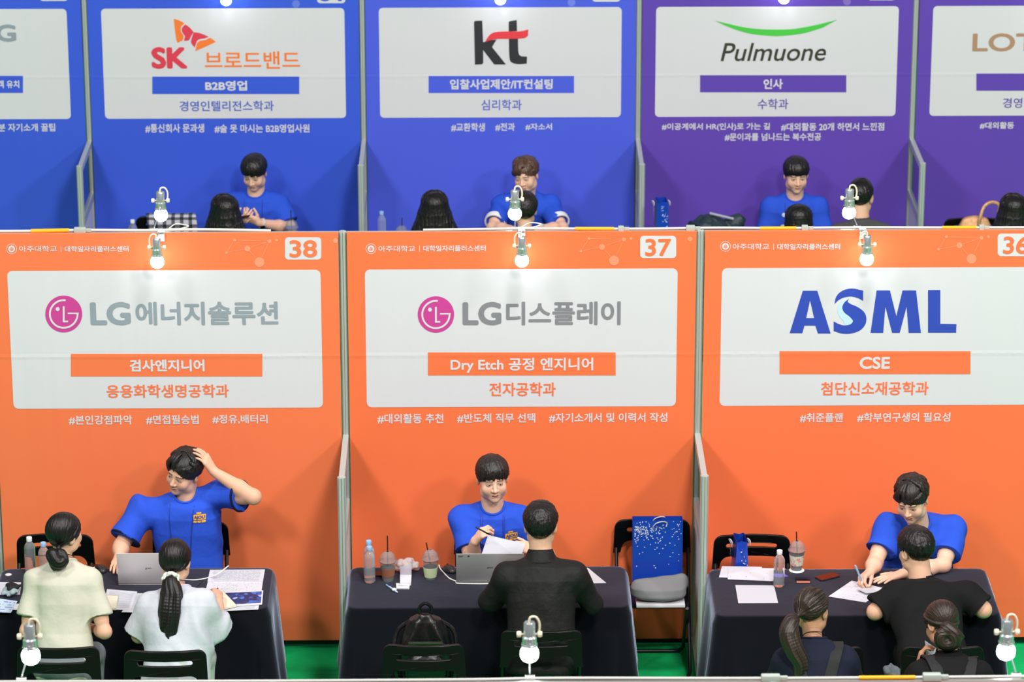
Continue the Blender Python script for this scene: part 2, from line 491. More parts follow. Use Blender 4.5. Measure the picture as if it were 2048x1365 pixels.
B = Banner(0, 2, ORANGE3, 'orange booth banner numbered 36 with big blue four-letter logo')
B.head(1451, 493.2, (1465.1, 487.5, 1538.6, 500), 1547.3, (1554.4, 487.5, 1680.4, 500))
B.plate(1995.5, 467.6, 2067, 512.8, '36', (2005.6, 473, 2058, 508.4)); B.network(1943, 518)
c3 = lambda p: [(1390 + x / 2.968, 440 + y / 2.968) for x, y in p]
NAVY = (52, 76, 178)
B.shape('logo_letters', [c3([(562, 673), (640, 421), (726, 421), (805, 675), (730, 675), (714, 628), (650, 628), (637, 673)]),
                         c3([(683, 478), (660, 583), (707, 583)]),
                         c3([(1042, 671), (1078, 419), (1157, 419), (1195, 572), (1232, 419), (1312, 419), (1341, 671), (1268, 671), (1256, 516), (1215, 671), (1170, 671), (1130, 516), (1117, 671)]),
                         c3([(1383, 417), (1456, 416), (1456, 617), (1552, 619), (1550, 670), (1383, 670)]),
                         c3(spline([(828, 500), (836, 462), (858, 432), (895, 413), (940, 408), (998, 420)], 6) + spline([(998, 481), (965, 464), (925, 455), (885, 461), (852, 477), (828, 500)], 5)),
                         c3(spline([(916, 468), (890, 487), (874, 518), (885, 549), (918, 576), (937, 601), (922, 620), (893, 627), (860, 621), (823, 603)], 5) + spline([(823, 660), (872, 675), (925, 675), (980, 656), (1012, 618), (1016, 575), (998, 541), (960, 515), (925, 500), (906, 484), (916, 468)], 5))], NAVY, 2)
B.shape('logo_drop', [c3(spline([(916, 468), (890, 487), (874, 518), (885, 549), (918, 576), (937, 601), (922, 620), (893, 627)], 5) + spline([(880, 600), (856, 570), (846, 530), (862, 492), (888, 472), (916, 468)], 4))], (192, 222, 236), 2)
B.bar(1559.1, 702.8, 1940.9, 748.6, 'CSE', (1718.5, 713.9, 1780.2, 738.4), 0.03)
B.text('첨단신소재공학과', 1641.7, 763.4, 1857.7, 791.3, B.rgb, 2, 0.018)
B.text('#취준플랜', 1599.6, 826.6, 1685.8, 845.5, WHITE_, 1, 0.02)
B.text('#학부연구생의 필요성', 1714.1, 825.6, 1901.1, 845, WHITE_, 1, 0.02)

B = Banner(ROW2, -4 + OFF2, BLUE1, 'blue booth banner cut off at the left edge, back row')
B.plate(79, -38, 136, 2, None, None)
B.text('LG', -36, 48.8, 31.4, 83.8, G38, 2, 0.035)
B.bar(-248, 151.7, 46, 186, '고객 유치', (-18, 160.6, 38.3, 176.4), 0.03)
B.text('1분 자기소개 꿀팁', -9, 247, 110, 263.4, WHITE_, 1, 0.02)

B = Banner(ROW2, -2 + OFF2, BLUE1, 'blue booth banner with red and orange winged logo, back row')
B.plate(634, -38, 690.8, 6.5, '31', (641, -34, 683, 2.6)); B.network(592, 8, 0.78)
c4 = lambda p: [(x / 2.768, y / 2.768) for x, y in p]
SKR = (222, 66, 84); SKO = (248, 126, 58)
B.shape('logo_wing', [c4(spline([(1026, 135), (1050, 152), (1072, 178)], 3) + spline([(1058, 200), (1048, 222)], 2) + spline([(1036, 226), (1018, 226)], 2) + spline([(1024, 200), (1008, 175), (1009, 152), (1026, 135)], 4)),
                      c4(spline([(1072, 178), (1110, 184), (1157, 204)], 3) + spline([(1130, 213), (1098, 220), (1086, 240), (1078, 264)], 4) + spline([(1064, 248), (1057, 228), (1072, 178)], 3))], SKR, 2)
B.shape('logo_wing', [c4(spline([(962, 103), (995, 114), (1022, 129)], 3) + spline([(1003, 147), (1001, 172), (1016, 200), (1010, 226)], 4) + spline([(996, 230), (980, 233), (968, 165), (962, 103)], 3)),
                      c4(spline([(1162, 208), (1178, 218), (1195, 232)], 3) + spline([(1140, 258), (1080, 284)], 3) + spline([(1086, 262), (1092, 238), (1108, 226), (1140, 220), (1162, 208)], 4))], SKO, 2)
B.text('SK', 303.5, 93.9, 374.3, 138, SKR, 2, 0.045)
B.text('브로드밴드', 410, 102.2, 599.7, 138, SKO, 2, 0.012)
B.bar(304.6, 153.2, 598.6, 188.2, 'B2B영업', (410.8, 161.3, 493.9, 181.6), 0.035)
B.text('경영인텔리전스학과', 359.5, 201.4, 547.3, 222.7, (70, 92, 196), 2, 0.012)
B.text('#통신회사 문과생', 290.8, 247.6, 408.2, 265.7, WHITE_, 1, 0.022)
B.text('#술 못 마시는 B2B영업사원', 429.2, 248.4, 618.9, 266, WHITE_, 1, 0.022)

B = Banner(ROW2, 0 + OFF2, BLUE2, 'blue booth banner with black two-letter logo crossed by a red ribbon, back row')
B.plate(1184, -38, 1241, 3.5, None, None); B.network(1143, 5, 0.78)
c5 = lambda p: [(700 + x / 2.843, y / 2.843) for x, y in p]
INK = (52, 52, 56)
B.shape('logo_letters', [c5([(705, 126), (712, 118), (752, 117), (757, 240), (800, 228), (833, 225), (808, 268), (887, 367), (820, 367), (757, 285), (758, 358), (750, 366), (710, 368)]),
                         c5([(902, 126), (908, 120), (948, 114), (950, 177), (902, 179)]),
                         c5(spline([(903, 222), (930, 220), (955, 220)], 2) + spline([(956, 265), (958, 298), (970, 318), (1007, 322)], 4) + spline([(1005, 362), (960, 365), (925, 358), (907, 332), (903, 222)], 4))], INK, 2)
B.shape('logo_ribbon', [c5(spline([(768, 238), (783, 212), (805, 190), (835, 181), (900, 178), (965, 178), (1014, 167)], 4) + spline([(1012, 203), (995, 215), (960, 220), (900, 221), (835, 222), (795, 230), (768, 238)], 4))], (226, 66, 74), 3)
B.bar(857.2, 152, 1148.1, 186.1, '입찰사업제안/IT컨설팅', (899.8, 157.7, 1105.6, 179), 0.032)
B.text('심리학과', 962.8, 199, 1043.3, 220.7, (78, 96, 200), 2, 0.01)
B.text('#교환학생', 902.3, 246, 969.8, 263.3, WHITE_, 1, 0.022)
B.text('#전과', 990.5, 246, 1029.9, 262.2, WHITE_, 1, 0.022)
B.text('#자소서', 1050.7, 246.7, 1104.1, 260.5, WHITE_, 1, 0.022)

B = Banner(ROW2, 2 + OFF2, PURPLE, 'purple booth banner with green curved logo over slanted dark lettering, back row')
B.plate(1735, -38, 1791, 0.5, None, None); B.network(1694, 3, 0.78)
c6 = lambda p: [(1260 + x / 2.599, y / 2.599) for x, y in p]
B.shape('logo_curve', [c6(spline([(440, 107), (500, 121), (590, 141), (680, 151), (760, 153), (850, 150), (960, 131), (1078, 102)], 5) + spline([(1000, 145), (900, 174), (800, 186), (740, 187), (640, 178), (560, 158), (490, 131), (440, 107)], 5))], (78, 194, 74), 2)
B.text('Pulmuone', 1441.2, 85.4, 1652.8, 122.6, (62, 62, 50), 2, 0.008, 0.22)
B.bar(1400.1, 150.4, 1692.5, 184.7, '인사', (1526.6, 157.6, 1565.9, 178.3), 0.032)
B.text('수학과', 1515.1, 197.6, 1576.7, 218.7, (98, 70, 170), 2, 0.01)
B.text('#이공계에서 HR(인사)로 가는 길', 1323.5, 245.8, 1540.1, 262.4, WHITE_, 1, 0.022)
B.text('#대외활동 20개 하면서 느낀점', 1562, 245.3, 1768.7, 262.2, WHITE_, 1, 0.022)
B.text('#문이과를 넘나드는 복수전공', 1449.3, 266, 1642.5, 282, WHITE_, 1, 0.022)

B = Banner(ROW2, 4 + OFF2, PURPLE, 'purple booth banner with bronze lettering cut off at the right edge, back row')
B.text('LOTTE', 1944.3, 66, 2150, 103.2, (178, 138, 112), 2, 0.022)
B.bar(1952.6, 147, 2250, 181.6, None, None)
B.text('경영인텔리전스학과', 2005.3, 195.3, 2196, 216, (98, 70, 170), 2, 0.01)
B.text('#대외활동', 1959.5, 244.1, 2028.4, 258, WHITE_, 1, 0.022)

# ------------------------------------------------------------------ clamp lamps along the wall tops
def lamp_parts(root, piv, rodpts, side):
    """socket hangs at piv (local), rod comes up from the clip at the wall top; side mirrors the cable"""
    x, y, z = piv
    MB().tube(rodpts, 0.0035, 8).build('arm', M_CHROME, root)
    MB().lathe([(0.003, 0.072), (0.020, 0.071), (0.0235, 0.066), (0.0235, 0.012), (0.0255, 0.010), (0.0295, 0.006), (0.0295, -0.022), (0.033, -0.024), (0.033, -0.031), (0.02, -0.032)], piv, 24).build('socket', M_CHROME, root)
    MB().lathe([(0.004, -0.028), (0.019, -0.030), (0.029, -0.040), (0.0365, -0.053), (0.0385, -0.067), (0.0365, -0.082), (0.029, -0.094), (0.016, -0.102), (0.003, -0.104)], piv, 16).build('bulb', M_BULB, root)
    for s in (-1, 1):
        mt = Matrix.Rotation(R(90), 3, 'Y')
        MB().lathe([(0.003, -0.010), (0.011, -0.009), (0.013, -0.003), (0.013, 0.003), (0.011, 0.009), (0.003, 0.010)], (x + s * 0.042, y, z + 0.018), 14, mt).tube([(x + s * 0.022, y, z + 0.018), (x + s * 0.034, y, z + 0.018)], 0.004, 8).build('wing_knob', M_CREAM, root)
    MB().tube(spline([(x - 0.003, y, z + 0.068), (x + side * 0.004, y + 0.002, z + 0.090), (x + side * 0.026, y + 0.004, z + 0.090), (x + side * 0.040, y + 0.006, z + 0.062), (x + side * 0.036, y + 0.006, z + 0.022), (x + side * 0.012, y + 0.01, z + 0.004), rodpts[-2]], 6), 0.0052, 10).build('cable', M_CREAM, root)
def clamp_lamp(x, y, z_off, label, front, dx=0.0, group=None):
    s = -1 if front else 1
    root = empty('clamp_lamp', (x, y, WALL_H), label, 'lamp', group=group)
    if front:
        MB().box((-0.020, -0.056, -0.038), (0.020, -0.041, 0.012), 0.003).box((-0.020, -0.056, 0.002), (0.020, -0.006, 0.012), 0.003).build('clip', M_WHITEP, root)
    else:
        MB().box((-0.020, 0.026, -0.030), (0.020, 0.040, 0.012), 0.003).box((-0.020, 0.021, 0.002), (0.020, 0.040, 0.012), 0.003).build('clip', M_WHITEP, root)
    if front:
        piv = (dx, -0.15, -0.060)
        rod = spline([(0, -0.045, 0.010), (dx * 0.4, -0.075, 0.018), (dx, -0.13, 0.006), (dx + 0.02, -0.15, -0.04)], 6)
        lamp_parts(root, piv, rod, -1)
    else:
        piv = (dx, 0.16, 0.118)
        rod = spline([(0, 0.034, 0.010), (0.1 * dx, 0.055, 0.018), (dx * 0.6, 0.11, 0.06), (dx, 0.135, 0.11)], 6)
        lamp_parts(root, piv, rod, 1)
    return root
clamp_lamp(-2.01, 0, 0, 'silver clamp lamp hanging over the leftmost orange banner', True, -0.016)
clamp_lamp(0.0, 0, 0, 'silver clamp lamp hanging over the middle orange banner', True, 0.0)
clamp_lamp(1.905, 0, 0, 'silver clamp lamp hanging over the orange banner with the blue letter logo', True, 0.014)
clamp_lamp(-2.055, 0, 0, 'silver clamp lamp standing up behind the leftmost orange banner, before the checked shirt', False, 0.03)
clamp_lamp(-0.036, 0, 0, 'silver clamp lamp standing up behind the middle orange banner, before a dark haired head', False, 0.0)
clamp_lamp(1.88, 0, 0, 'silver clamp lamp standing up behind the rightmost orange banner, beside the grey jacket', False, -0.035)
clamp_lamp(-2.07, ROW0, 0, 'silver clamp lamp at the bottom left, before the cream tee woman', False, 0.025)
clamp_lamp(-0.035, ROW0, 0, 'silver clamp lamp at the bottom, in front of the black shirt man', False, 0.0)
clamp_lamp(1.915, ROW0, 0, 'silver clamp lamp at the bottom right corner', False, -0.025)
for lx, lb in ((-4.1, 'leftmost back row clamp lamp, its glow just above the frame'), (-2.05, 'back row clamp lamp over the winged logo banner'), (-0.085, 'back row clamp lamp over the red ribbon logo banner, its bulb at the top edge'), (1.95, 'back row clamp lamp over the green curve logo banner'), (3.95, 'back row clamp lamp over the bronze lettering banner')):
    clamp_lamp(lx, ROW2, 0, lb, True, 0.0)

# ------------------------------------------------------------------ cables lying along the wall tops
M_CABLE = mat('grey cable', (206, 206, 200), 0.5)
M_TAPE = mat('yellow tape', (244, 176, 30), 0.5)
M_CONN = mat('grey connector', (176, 184, 176), 0.5)
def cable_run(label, pts, y, tapes, conns, rad=0.008, rad2=None):
    line = spline(pts, 10)
    o = tag(MB().tube(line, rad, 8).build('power_cable', M_CABLE), label, 'cable')
    P = np.array(line)
    def seg(x0, x1):
        return [p for p in P if x0 - 1e-6 <= p[0] <= x1 + 1e-6] or [P[np.argmin(abs(P[:, 0] - x0))]]
    def zy(x): return (np.interp(x, P[:, 0], P[:, 1]), np.interp(x, P[:, 0], P[:, 2]))
    for x0, x1 in tapes:
        q = [(x, *zy(x)) for x in np.linspace(x0, x1, 12)]
        MB().tube(q, rad * 1.45, 10).build('tape', M_TAPE, o)
    for x0, x1 in conns:
        yy, zz = zy((x0 + x1) / 2)
        MB().box((x0, yy - 0.016, zz - 0.014), (x1, yy + 0.016, zz + 0.016), 0.006).box((x1 - 0.002, yy - 0.009, zz - 0.009), (x1 + 0.03, yy + 0.009, zz + 0.009), 0.003).build('connector', M_CONN, o)
    return o
T = WALL_H + 0.009
def xs(v, y=0.0): return at(v, 460, y)[0]
cable_run('grey power cable with yellow tape on the wall top at the left', [(-3.2, 0, T), (-2.75, 0, T), (-2.45, 0, T + 0.004), (-2.08, 0.004, T), (-1.8, 0.004, T + 0.004), (-1.4, 0, T - 0.003)], 0, [(xs(62), xs(138))], [(xs(148), xs(172))], 0.008)
cable_run('grey power cable on the wall top right of the middle lamp', [(-0.55, 0, T - 0.002), (-0.2, 0, T + 0.002), (-0.03, 0.006, T + 0.002), (0.3, 0, T + 0.002), (0.7, 0, T), (1.1, 0, T + 0.004), (1.4, 0, T)], 0, [(xs(1150), xs(1228))], [(xs(1236), xs(1248)), (xs(1372), xs(1390))], 0.007)
cable_run('grey power cable on the wall top over the blue letter logo', [(1.45, 0, T), (1.9, 0.004, T + 0.002), (2.4, 0, T), (3.2, 0, T)], 0, [(xs(1520), xs(1592)), (xs(1884), xs(1952))], [(xs(1603), xs(1616)), (xs(1958), xs(1968))], 0.007)
y0 = ROW0
cable_run('grey power cable along the bottom edge of the picture on the nearest wall top', [(-2.6, y0, T), (-2.0, y0, T), (-1.2, y0, T - 0.002), (-0.3, y0, T), (-0.05, y0 + 0.004, T + 0.002), (0.2, y0, T + 0.004), (0.8, y0, T), (1.3, y0, T), (2.1, y0, T + 0.004)], y0, [(at(1718, 1360, y0)[0], at(1830, 1360, y0)[0])], [(at(1522, 1360, y0)[0], at(1560, 1360, y0)[0]), (at(1845, 1360, y0)[0], at(1882, 1360, y0)[0])], 0.006)
tag(MB().tube(spline([(-0.0, 0.02, T + 0.006), (0.05, 0.025, T + 0.03), (0.11, 0.02, T + 0.022), (0.06, 0.02, T + 0.004), (-0.02, 0.02, T + 0.004)], 8), 0.004, 8).build('cable_loop', M_CABLE), 'loose grey cable loop beside the middle clamp lamp clip', 'cable')
tag(MB().tube(spline([(-1.97, 0.02, T + 0.006), (-1.93, 0.025, T + 0.03), (-1.86, 0.02, T + 0.02), (-1.91, 0.02, T + 0.004), (-1.97, 0.02, T + 0.004)], 8), 0.004, 8).build('cable_loop', M_CABLE), 'loose grey cable loop beside the left clamp lamp clip', 'cable')
# ------------------------------------------------------------------ signed-distance sculpting for bodies, clothes and hair
class SDF:
    def __init__(s, lo, hi, h):
        s.lo = np.array(lo, float); s.h = h
        n = np.ceil((np.array(hi, float) - s.lo) / h).astype(int) + 1
        s.ax = [(s.lo[i] + h * np.arange(n[i])).astype(np.float32) for i in range(3)]
        s.f = np.full(tuple(n), 9.0, np.float32)
    def win(s, lo, hi):
        sl = []
        for i in range(3):
            a = int(max(0, math.floor((lo[i] - s.lo[i]) / s.h))); b = int(min(len(s.ax[i]), math.ceil((hi[i] - s.lo[i]) / s.h) + 1))
            if b <= a: return None
            sl.append(slice(a, b))
        return tuple(sl)
    def xyz(s, sl):
        return s.ax[0][sl[0]][:, None, None], s.ax[1][sl[1]][None, :, None], s.ax[2][sl[2]][None, None, :]
    def put(s, sl, d, k):
        f = s.f[sl]
        if k <= 0: s.f[sl] = np.minimum(f, d)
        else:
            hh = np.clip(0.5 + 0.5 * (f - d) / k, 0, 1)
            s.f[sl] = f * (1 - hh) + d * hh - k * hh * (1 - hh)
    def cut(s, sl, d, k=0.004):
        f = s.f[sl]; d = -d
        hh = np.clip(0.5 - 0.5 * (f - d) / k, 0, 1)
        s.f[sl] = f * (1 - hh) + d * hh + k * hh * (1 - hh)
    @staticmethod
    def d_cone(x, y, z, a, b, ra, rb):
        e = b - a; L2 = float(e @ e) + 1e-12
        px, py, pz = x - a[0], y - a[1], z - a[2]
        t = np.clip((px * e[0] + py * e[1] + pz * e[2]) / L2, 0, 1)
        return np.sqrt((px - t * e[0]) ** 2 + (py - t * e[1]) ** 2 + (pz - t * e[2]) ** 2) - (ra + (rb - ra) * t)
    def cone(s, a, b, ra, rb, k=0.01, sub=False):
        a = np.array(a, float); b = np.array(b, float); m = max(ra, rb) + k + 3 * s.h
        sl = s.win(np.minimum(a, b) - m, np.maximum(a, b) + m)
        if sl is None: return
        d = s.d_cone(*s.xyz(sl), a, b, ra, rb)
        s.cut(sl, d, k) if sub else s.put(sl, d, k)
    def ell(s, c, Q, r, k=0.01, sub=False):
        c = np.array(c, float); r = np.array(r, float); m = r.max() + k + 3 * s.h
        sl = s.win(c - m, c + m)
        if sl is None: return
        x, y, z = s.xyz(sl); x = x - c[0]; y = y - c[1]; z = z - c[2]
        u = [(x * Q[0, i] + y * Q[1, i] + z * Q[2, i]) / r[i] for i in range(3)]
        k0 = np.sqrt(u[0] ** 2 + u[1] ** 2 + u[2] ** 2); k1 = np.sqrt((u[0] / r[0]) ** 2 + (u[1] / r[1]) ** 2 + (u[2] / r[2]) ** 2) + 1e-9
        d = k0 * (k0 - 1) / k1
        s.cut(sl, d, k) if sub else s.put(sl, d, k)
    def trunk(s, o, Q, ts, As, Bs, k=0.02, ex=2.4):
        """elliptic column along Q's third axis from o; half widths As / depths Bs at heights ts"""
        ts = np.array(ts); L = ts[-1] - ts[0]; m = max(max(As), max(Bs)) + k + 3 * s.h
        p0 = o + Q[:, 2] * ts[0]; p1 = o + Q[:, 2] * ts[-1]
        sl = s.win(np.minimum(p0, p1) - m, np.maximum(p0, p1) + m)
        if sl is None: return
        x, y, z = s.xyz(sl); x = x - o[0]; y = y - o[1]; z = z - o[2]
        u, v, t = [x * Q[0, i] + y * Q[1, i] + z * Q[2, i] for i in range(3)]
        a = np.interp(t, ts, As); b_ = np.interp(t, ts, Bs)
        rr = (np.abs(u / a) ** ex + np.abs(v / b_) ** ex) ** (1 / ex)
        d = (rr - 1) * np.minimum(a, b_)
        tt = np.maximum(ts[0] - t, t - ts[-1])
        kk = 0.04; hh = np.clip(0.5 - 0.5 * (d - tt) / kk, 0, 1)
        d = d * (1 - hh) + tt * hh + kk * hh * (1 - hh)
        s.put(sl, d.astype(np.float32), k)
    def nets(s):
        f = s.f; ins = f < 0
        n = [q - 1 for q in f.shape]
        cs = [(i, j, k) for i in (0, 1) for j in (0, 1) for k in (0, 1)]
        V8 = lambda c: ins[c[0]:c[0] + n[0], c[1]:c[1] + n[1], c[2]:c[2] + n[2]]
        an = np.zeros(tuple(n), bool); al = np.ones(tuple(n), bool)
        for c in cs: v = V8(c); an |= v; al &= v
        act = an & ~al
        I, J, K = np.nonzero(act)
        idx = np.full(tuple(n), -1, np.int32); idx[I, J, K] = np.arange(len(I))
        acc = np.zeros((len(I), 3), np.float32); cnt = np.zeros(len(I), np.float32)
        val = {c: f[I + c[0], J + c[1], K + c[2]] for c in cs}
        for a in cs:
            for axn in range(3):
                if a[axn]: continue
                b_ = list(a); b_[axn] = 1; b_ = tuple(b_)
                va, vb = val[a], val[b_]; mk = (va < 0) != (vb < 0)
                t = np.where(mk, va / np.where(mk, va - vb, 1), 0)
                p = np.array(a, np.float32)[None, :].repeat(len(I), 0); p[:, axn] += t
                acc += p * mk[:, None]; cnt += mk
        V = (np.stack([I, J, K], 1) + acc / cnt[:, None]) * s.h + s.lo
        Fs = []
        for axn in range(3):
            sl0 = [slice(1, -1)] * 3; sl1 = [slice(1, -1)] * 3
            sl0[axn] = slice(0, -1); sl1[axn] = slice(1, None)
            A_ = ins[tuple(sl0)]; B_ = ins[tuple(sl1)]
            e = np.nonzero(A_ != B_)
            st = A_[e]
            p = [e[0] + 1, e[1] + 1, e[2] + 1]; p[axn] = p[axn] - 1
            u, v = [(1, 2), (2, 0), (0, 1)][axn]
            q = []
            for du, dv in ((-1, -1), (0, -1), (0, 0), (-1, 0)):
                r_ = [p[0].copy(), p[1].copy(), p[2].copy()]; r_[u] = r_[u] + du; r_[v] = r_[v] + dv
                q.append(idx[r_[0], r_[1], r_[2]])
            q = np.stack(q, 1)
            q[~st] = q[~st][:, ::-1]
            Fs.append(q)
        F = np.concatenate(Fs); F = F[(F >= 0).all(1)]
        return V, F

def unit(v):
    v = np.array(v, float); return v / (np.linalg.norm(v) + 1e-12)
def rotz(a): c, s_ = math.cos(a), math.sin(a); return np.array([[c, -s_, 0], [s_, c, 0], [0, 0, 1.0]])
def rotx(a): c, s_ = math.cos(a), math.sin(a); return np.array([[1.0, 0, 0], [0, c, -s_], [0, s_, c]])
def roty(a): c, s_ = math.cos(a), math.sin(a); return np.array([[c, 0, s_], [0, 1.0, 0], [-s_, 0, c]])
def sstep(a, b, x): t = np.clip((x - a) / (b - a), 0, 1); return t * t * (3 - 2 * t)

# ------------------------------------------------------------------ head
def head_sdf(H, Q, h, male, nb, ear=True, mouth=0.0, fat=1.0):
    """H head origin (between the ears), Q axes right/forward/up, nb neck base"""
    g = SDF(H - 0.19, H + 0.17, h)
    # the neck may run below the head box
    lo = np.minimum(H - 0.15, nb - 0.085); hi = np.maximum(H + 0.15, nb + 0.085)
    g = SDF(lo, hi, h)
    L = lambda x, y, z: H + Q @ np.array((x, y, z))
    sc_ = 1.0 if male else 0.95
    q = lambda *r: tuple(v * sc_ for v in r)
    LL = lambda x, y, z: L(x * sc_, y * sc_, z * sc_)
    g.ell(LL(0, -0.010, 0.036), Q, q(0.0765, 0.096, 0.084), 0.01)
    g.ell(LL(0, 0.024, -0.020), Q, q(0.066 * fat, 0.069, 0.082), 0.03)
    g.ell(LL(0, 0.034, -0.074), Q, q(0.047 * fat, 0.048, 0.040), 0.03)
    g.ell(LL(0, 0.070, -0.100), Q, q(0.020, 0.016, 0.016), 0.025)
    for s in (-1, 1):
        g.ell(LL(s * 0.040 * fat, 0.058, -0.036), Q, q(0.028, 0.028, 0.030), 0.02)
        g.ell(LL(s * 0.055 * fat, 0.012, -0.072), Q, q(0.018, 0.034, 0.026), 0.025)
        g.ell(LL(s * 0.031, 0.102, 0.001), Q, q(0.018, 0.014, 0.010), 0.014, sub=True)
        g.ell(LL(s * 0.031, 0.0765, -0.001), Q, q(0.0165, 0.0145, 0.0115), 0.004)
    g.cone(LL(-0.034, 0.079, 0.021), LL(0.034, 0.079, 0.021), 0.012, 0.012, 0.016)
    g.cone(LL(0, 0.088, 0.006), LL(0, 0.107, -0.032), 0.0075, 0.0115, 0.010)
    for s in (-1, 1):
        g.ell(LL(s * 0.0125, 0.097, -0.036), Q, q(0.0085, 0.009, 0.0075), 0.006)
    g.cone(LL(-0.019, 0.083, -0.0635), LL(0, 0.0925, -0.0605), 0.0052, 0.0068, 0.006)
    g.cone(LL(0.019, 0.083, -0.0635), LL(0, 0.0925, -0.0605), 0.0052, 0.0068, 0.006)
    g.cone(LL(-0.015, 0.082, -0.0735 - mouth), LL(0.015, 0.082, -0.0735 - mouth), 0.0068, 0.0068, 0.006)
    g.cone(LL(-0.019, 0.092, -0.0672 - mouth * 0.5), LL(0.019, 0.092, -0.0672 - mouth * 0.5), 0.0022 + mouth * 0.3, 0.0022 + mouth * 0.3, 0.003, sub=True)
    if ear:
        for s in (-1, 1):
            Qe = Q @ rotz(s * R(-22)) @ rotx(R(-8))
            c = LL(s * 0.079, -0.012, -0.008)
            g.ell(c, Qe, q(0.0095, 0.020, 0.032), 0.006)
            g.ell(c + Qe @ np.array((s * 0.009, 0.003, 0.002)), Qe, q(0.006, 0.010, 0.019), 0.005, sub=True)
    nr = 0.059 if male else 0.047
    g.cone(LL(0, -0.022, -0.055), nb - (nb - H) * 0.02 - np.array((0, 0, 0.05)), nr, nr * 1.12, 0.022)
    V, F = g.nets()
    l = ((V - H) @ Q) / sc_
    return V, F, l

SKIN = {'m': (230, 180, 152), 'f': (228, 180, 152), 'p': (238, 192, 166), 't': (206, 152, 120)}
def head_colors(l, skin, eye=0.004, brow=(34, 24, 20), gaze=(0.0, 0.0), lip=(196, 116, 104), mouth=0.0):
    base = np.array(lin(skin)); C_ = np.tile(base, (len(l), 1))
    x, y, z = l[:, 0], l[:, 1], l[:, 2]; ax_ = np.abs(x); fr = y > 0.045
    def mixc(mk, rgb):
        nonlocal C_
        mk = np.clip(mk * fr, 0, 1)[:, None]; C_ = C_ * (1 - mk) + np.array(lin(rgb)) * mk
    mixc(0.30 * np.exp(-(((ax_ - 0.040) / 0.020) ** 2 + ((z + 0.034) / 0.018) ** 2)), (222, 140, 120))
    mixc(0.22 * np.exp(-((x / 0.016) ** 2 + ((z + 0.034) / 0.012) ** 2)), (220, 140, 120))
    # brows
    zc = 0.0235 + 0.004 * np.cos((ax_ - 0.030) / 0.02) - 0.004
    mixc(0.85 * (1 - sstep(0.0022, 0.0052, np.abs(z - zc))) * (1 - sstep(0.019, 0.023, np.abs(ax_ - 0.032))), brow)
    # lips
    up = (1 - sstep(0.003, 0.006, np.abs(z + 0.0625))) * (1 - sstep(0.017, 0.024, ax_))
    lo_ = (1 - sstep(0.004, 0.007, np.abs(z + 0.0735 + mouth))) * (1 - sstep(0.014, 0.021, ax_))
    mixc(0.62 * np.maximum(up, lo_), lip)
    mixc(0.85 * (1 - sstep(0.0012 + mouth * 0.4, 0.0028 + mouth * 0.5, np.abs(z + 0.0675 + mouth * 0.5))) * (1 - sstep(0.017, 0.023, ax_)), (96, 46, 42))
    # nostrils
    mixc(0.7 * np.exp(-(((ax_ - 0.0075) / 0.0032) ** 2 + ((z + 0.0425) / 0.0026) ** 2)), (110, 62, 50))
    # eyes: pale almond, dark iris, lash line
    ex = (ax_ - 0.031) / 0.0145; al = np.clip(1 - ex ** 2, 0, 1)
    zt = eye * al + 0.0005; zb = -0.0032 * al
    ins = sstep(-0.0007, 0.0007, zt - z) * sstep(-0.0007, 0.0007, z - zb) * (np.abs(ex) < 1)
    mixc(0.9 * ins, (226, 218, 212))
    sx = np.sign(x); ir = np.sqrt((x - sx * 0.031 - gaze[0]) ** 2 + (z - gaze[1]) ** 2)
    mixc(ins * (1 - sstep(0.0050, 0.0064, ir)), (26, 18, 16))
    lash = (1 - sstep(0.0009, 0.0024, np.abs(z - zt - 0.0006))) * (np.abs(ex) < 1.08)
    mixc(0.9 * lash, (36, 24, 22))
    mixc(0.35 * (1 - sstep(0.0006, 0.0018, np.abs(z - zt - 0.0055))) * (np.abs(ex) < 0.95), (150, 104, 86))
    return C_

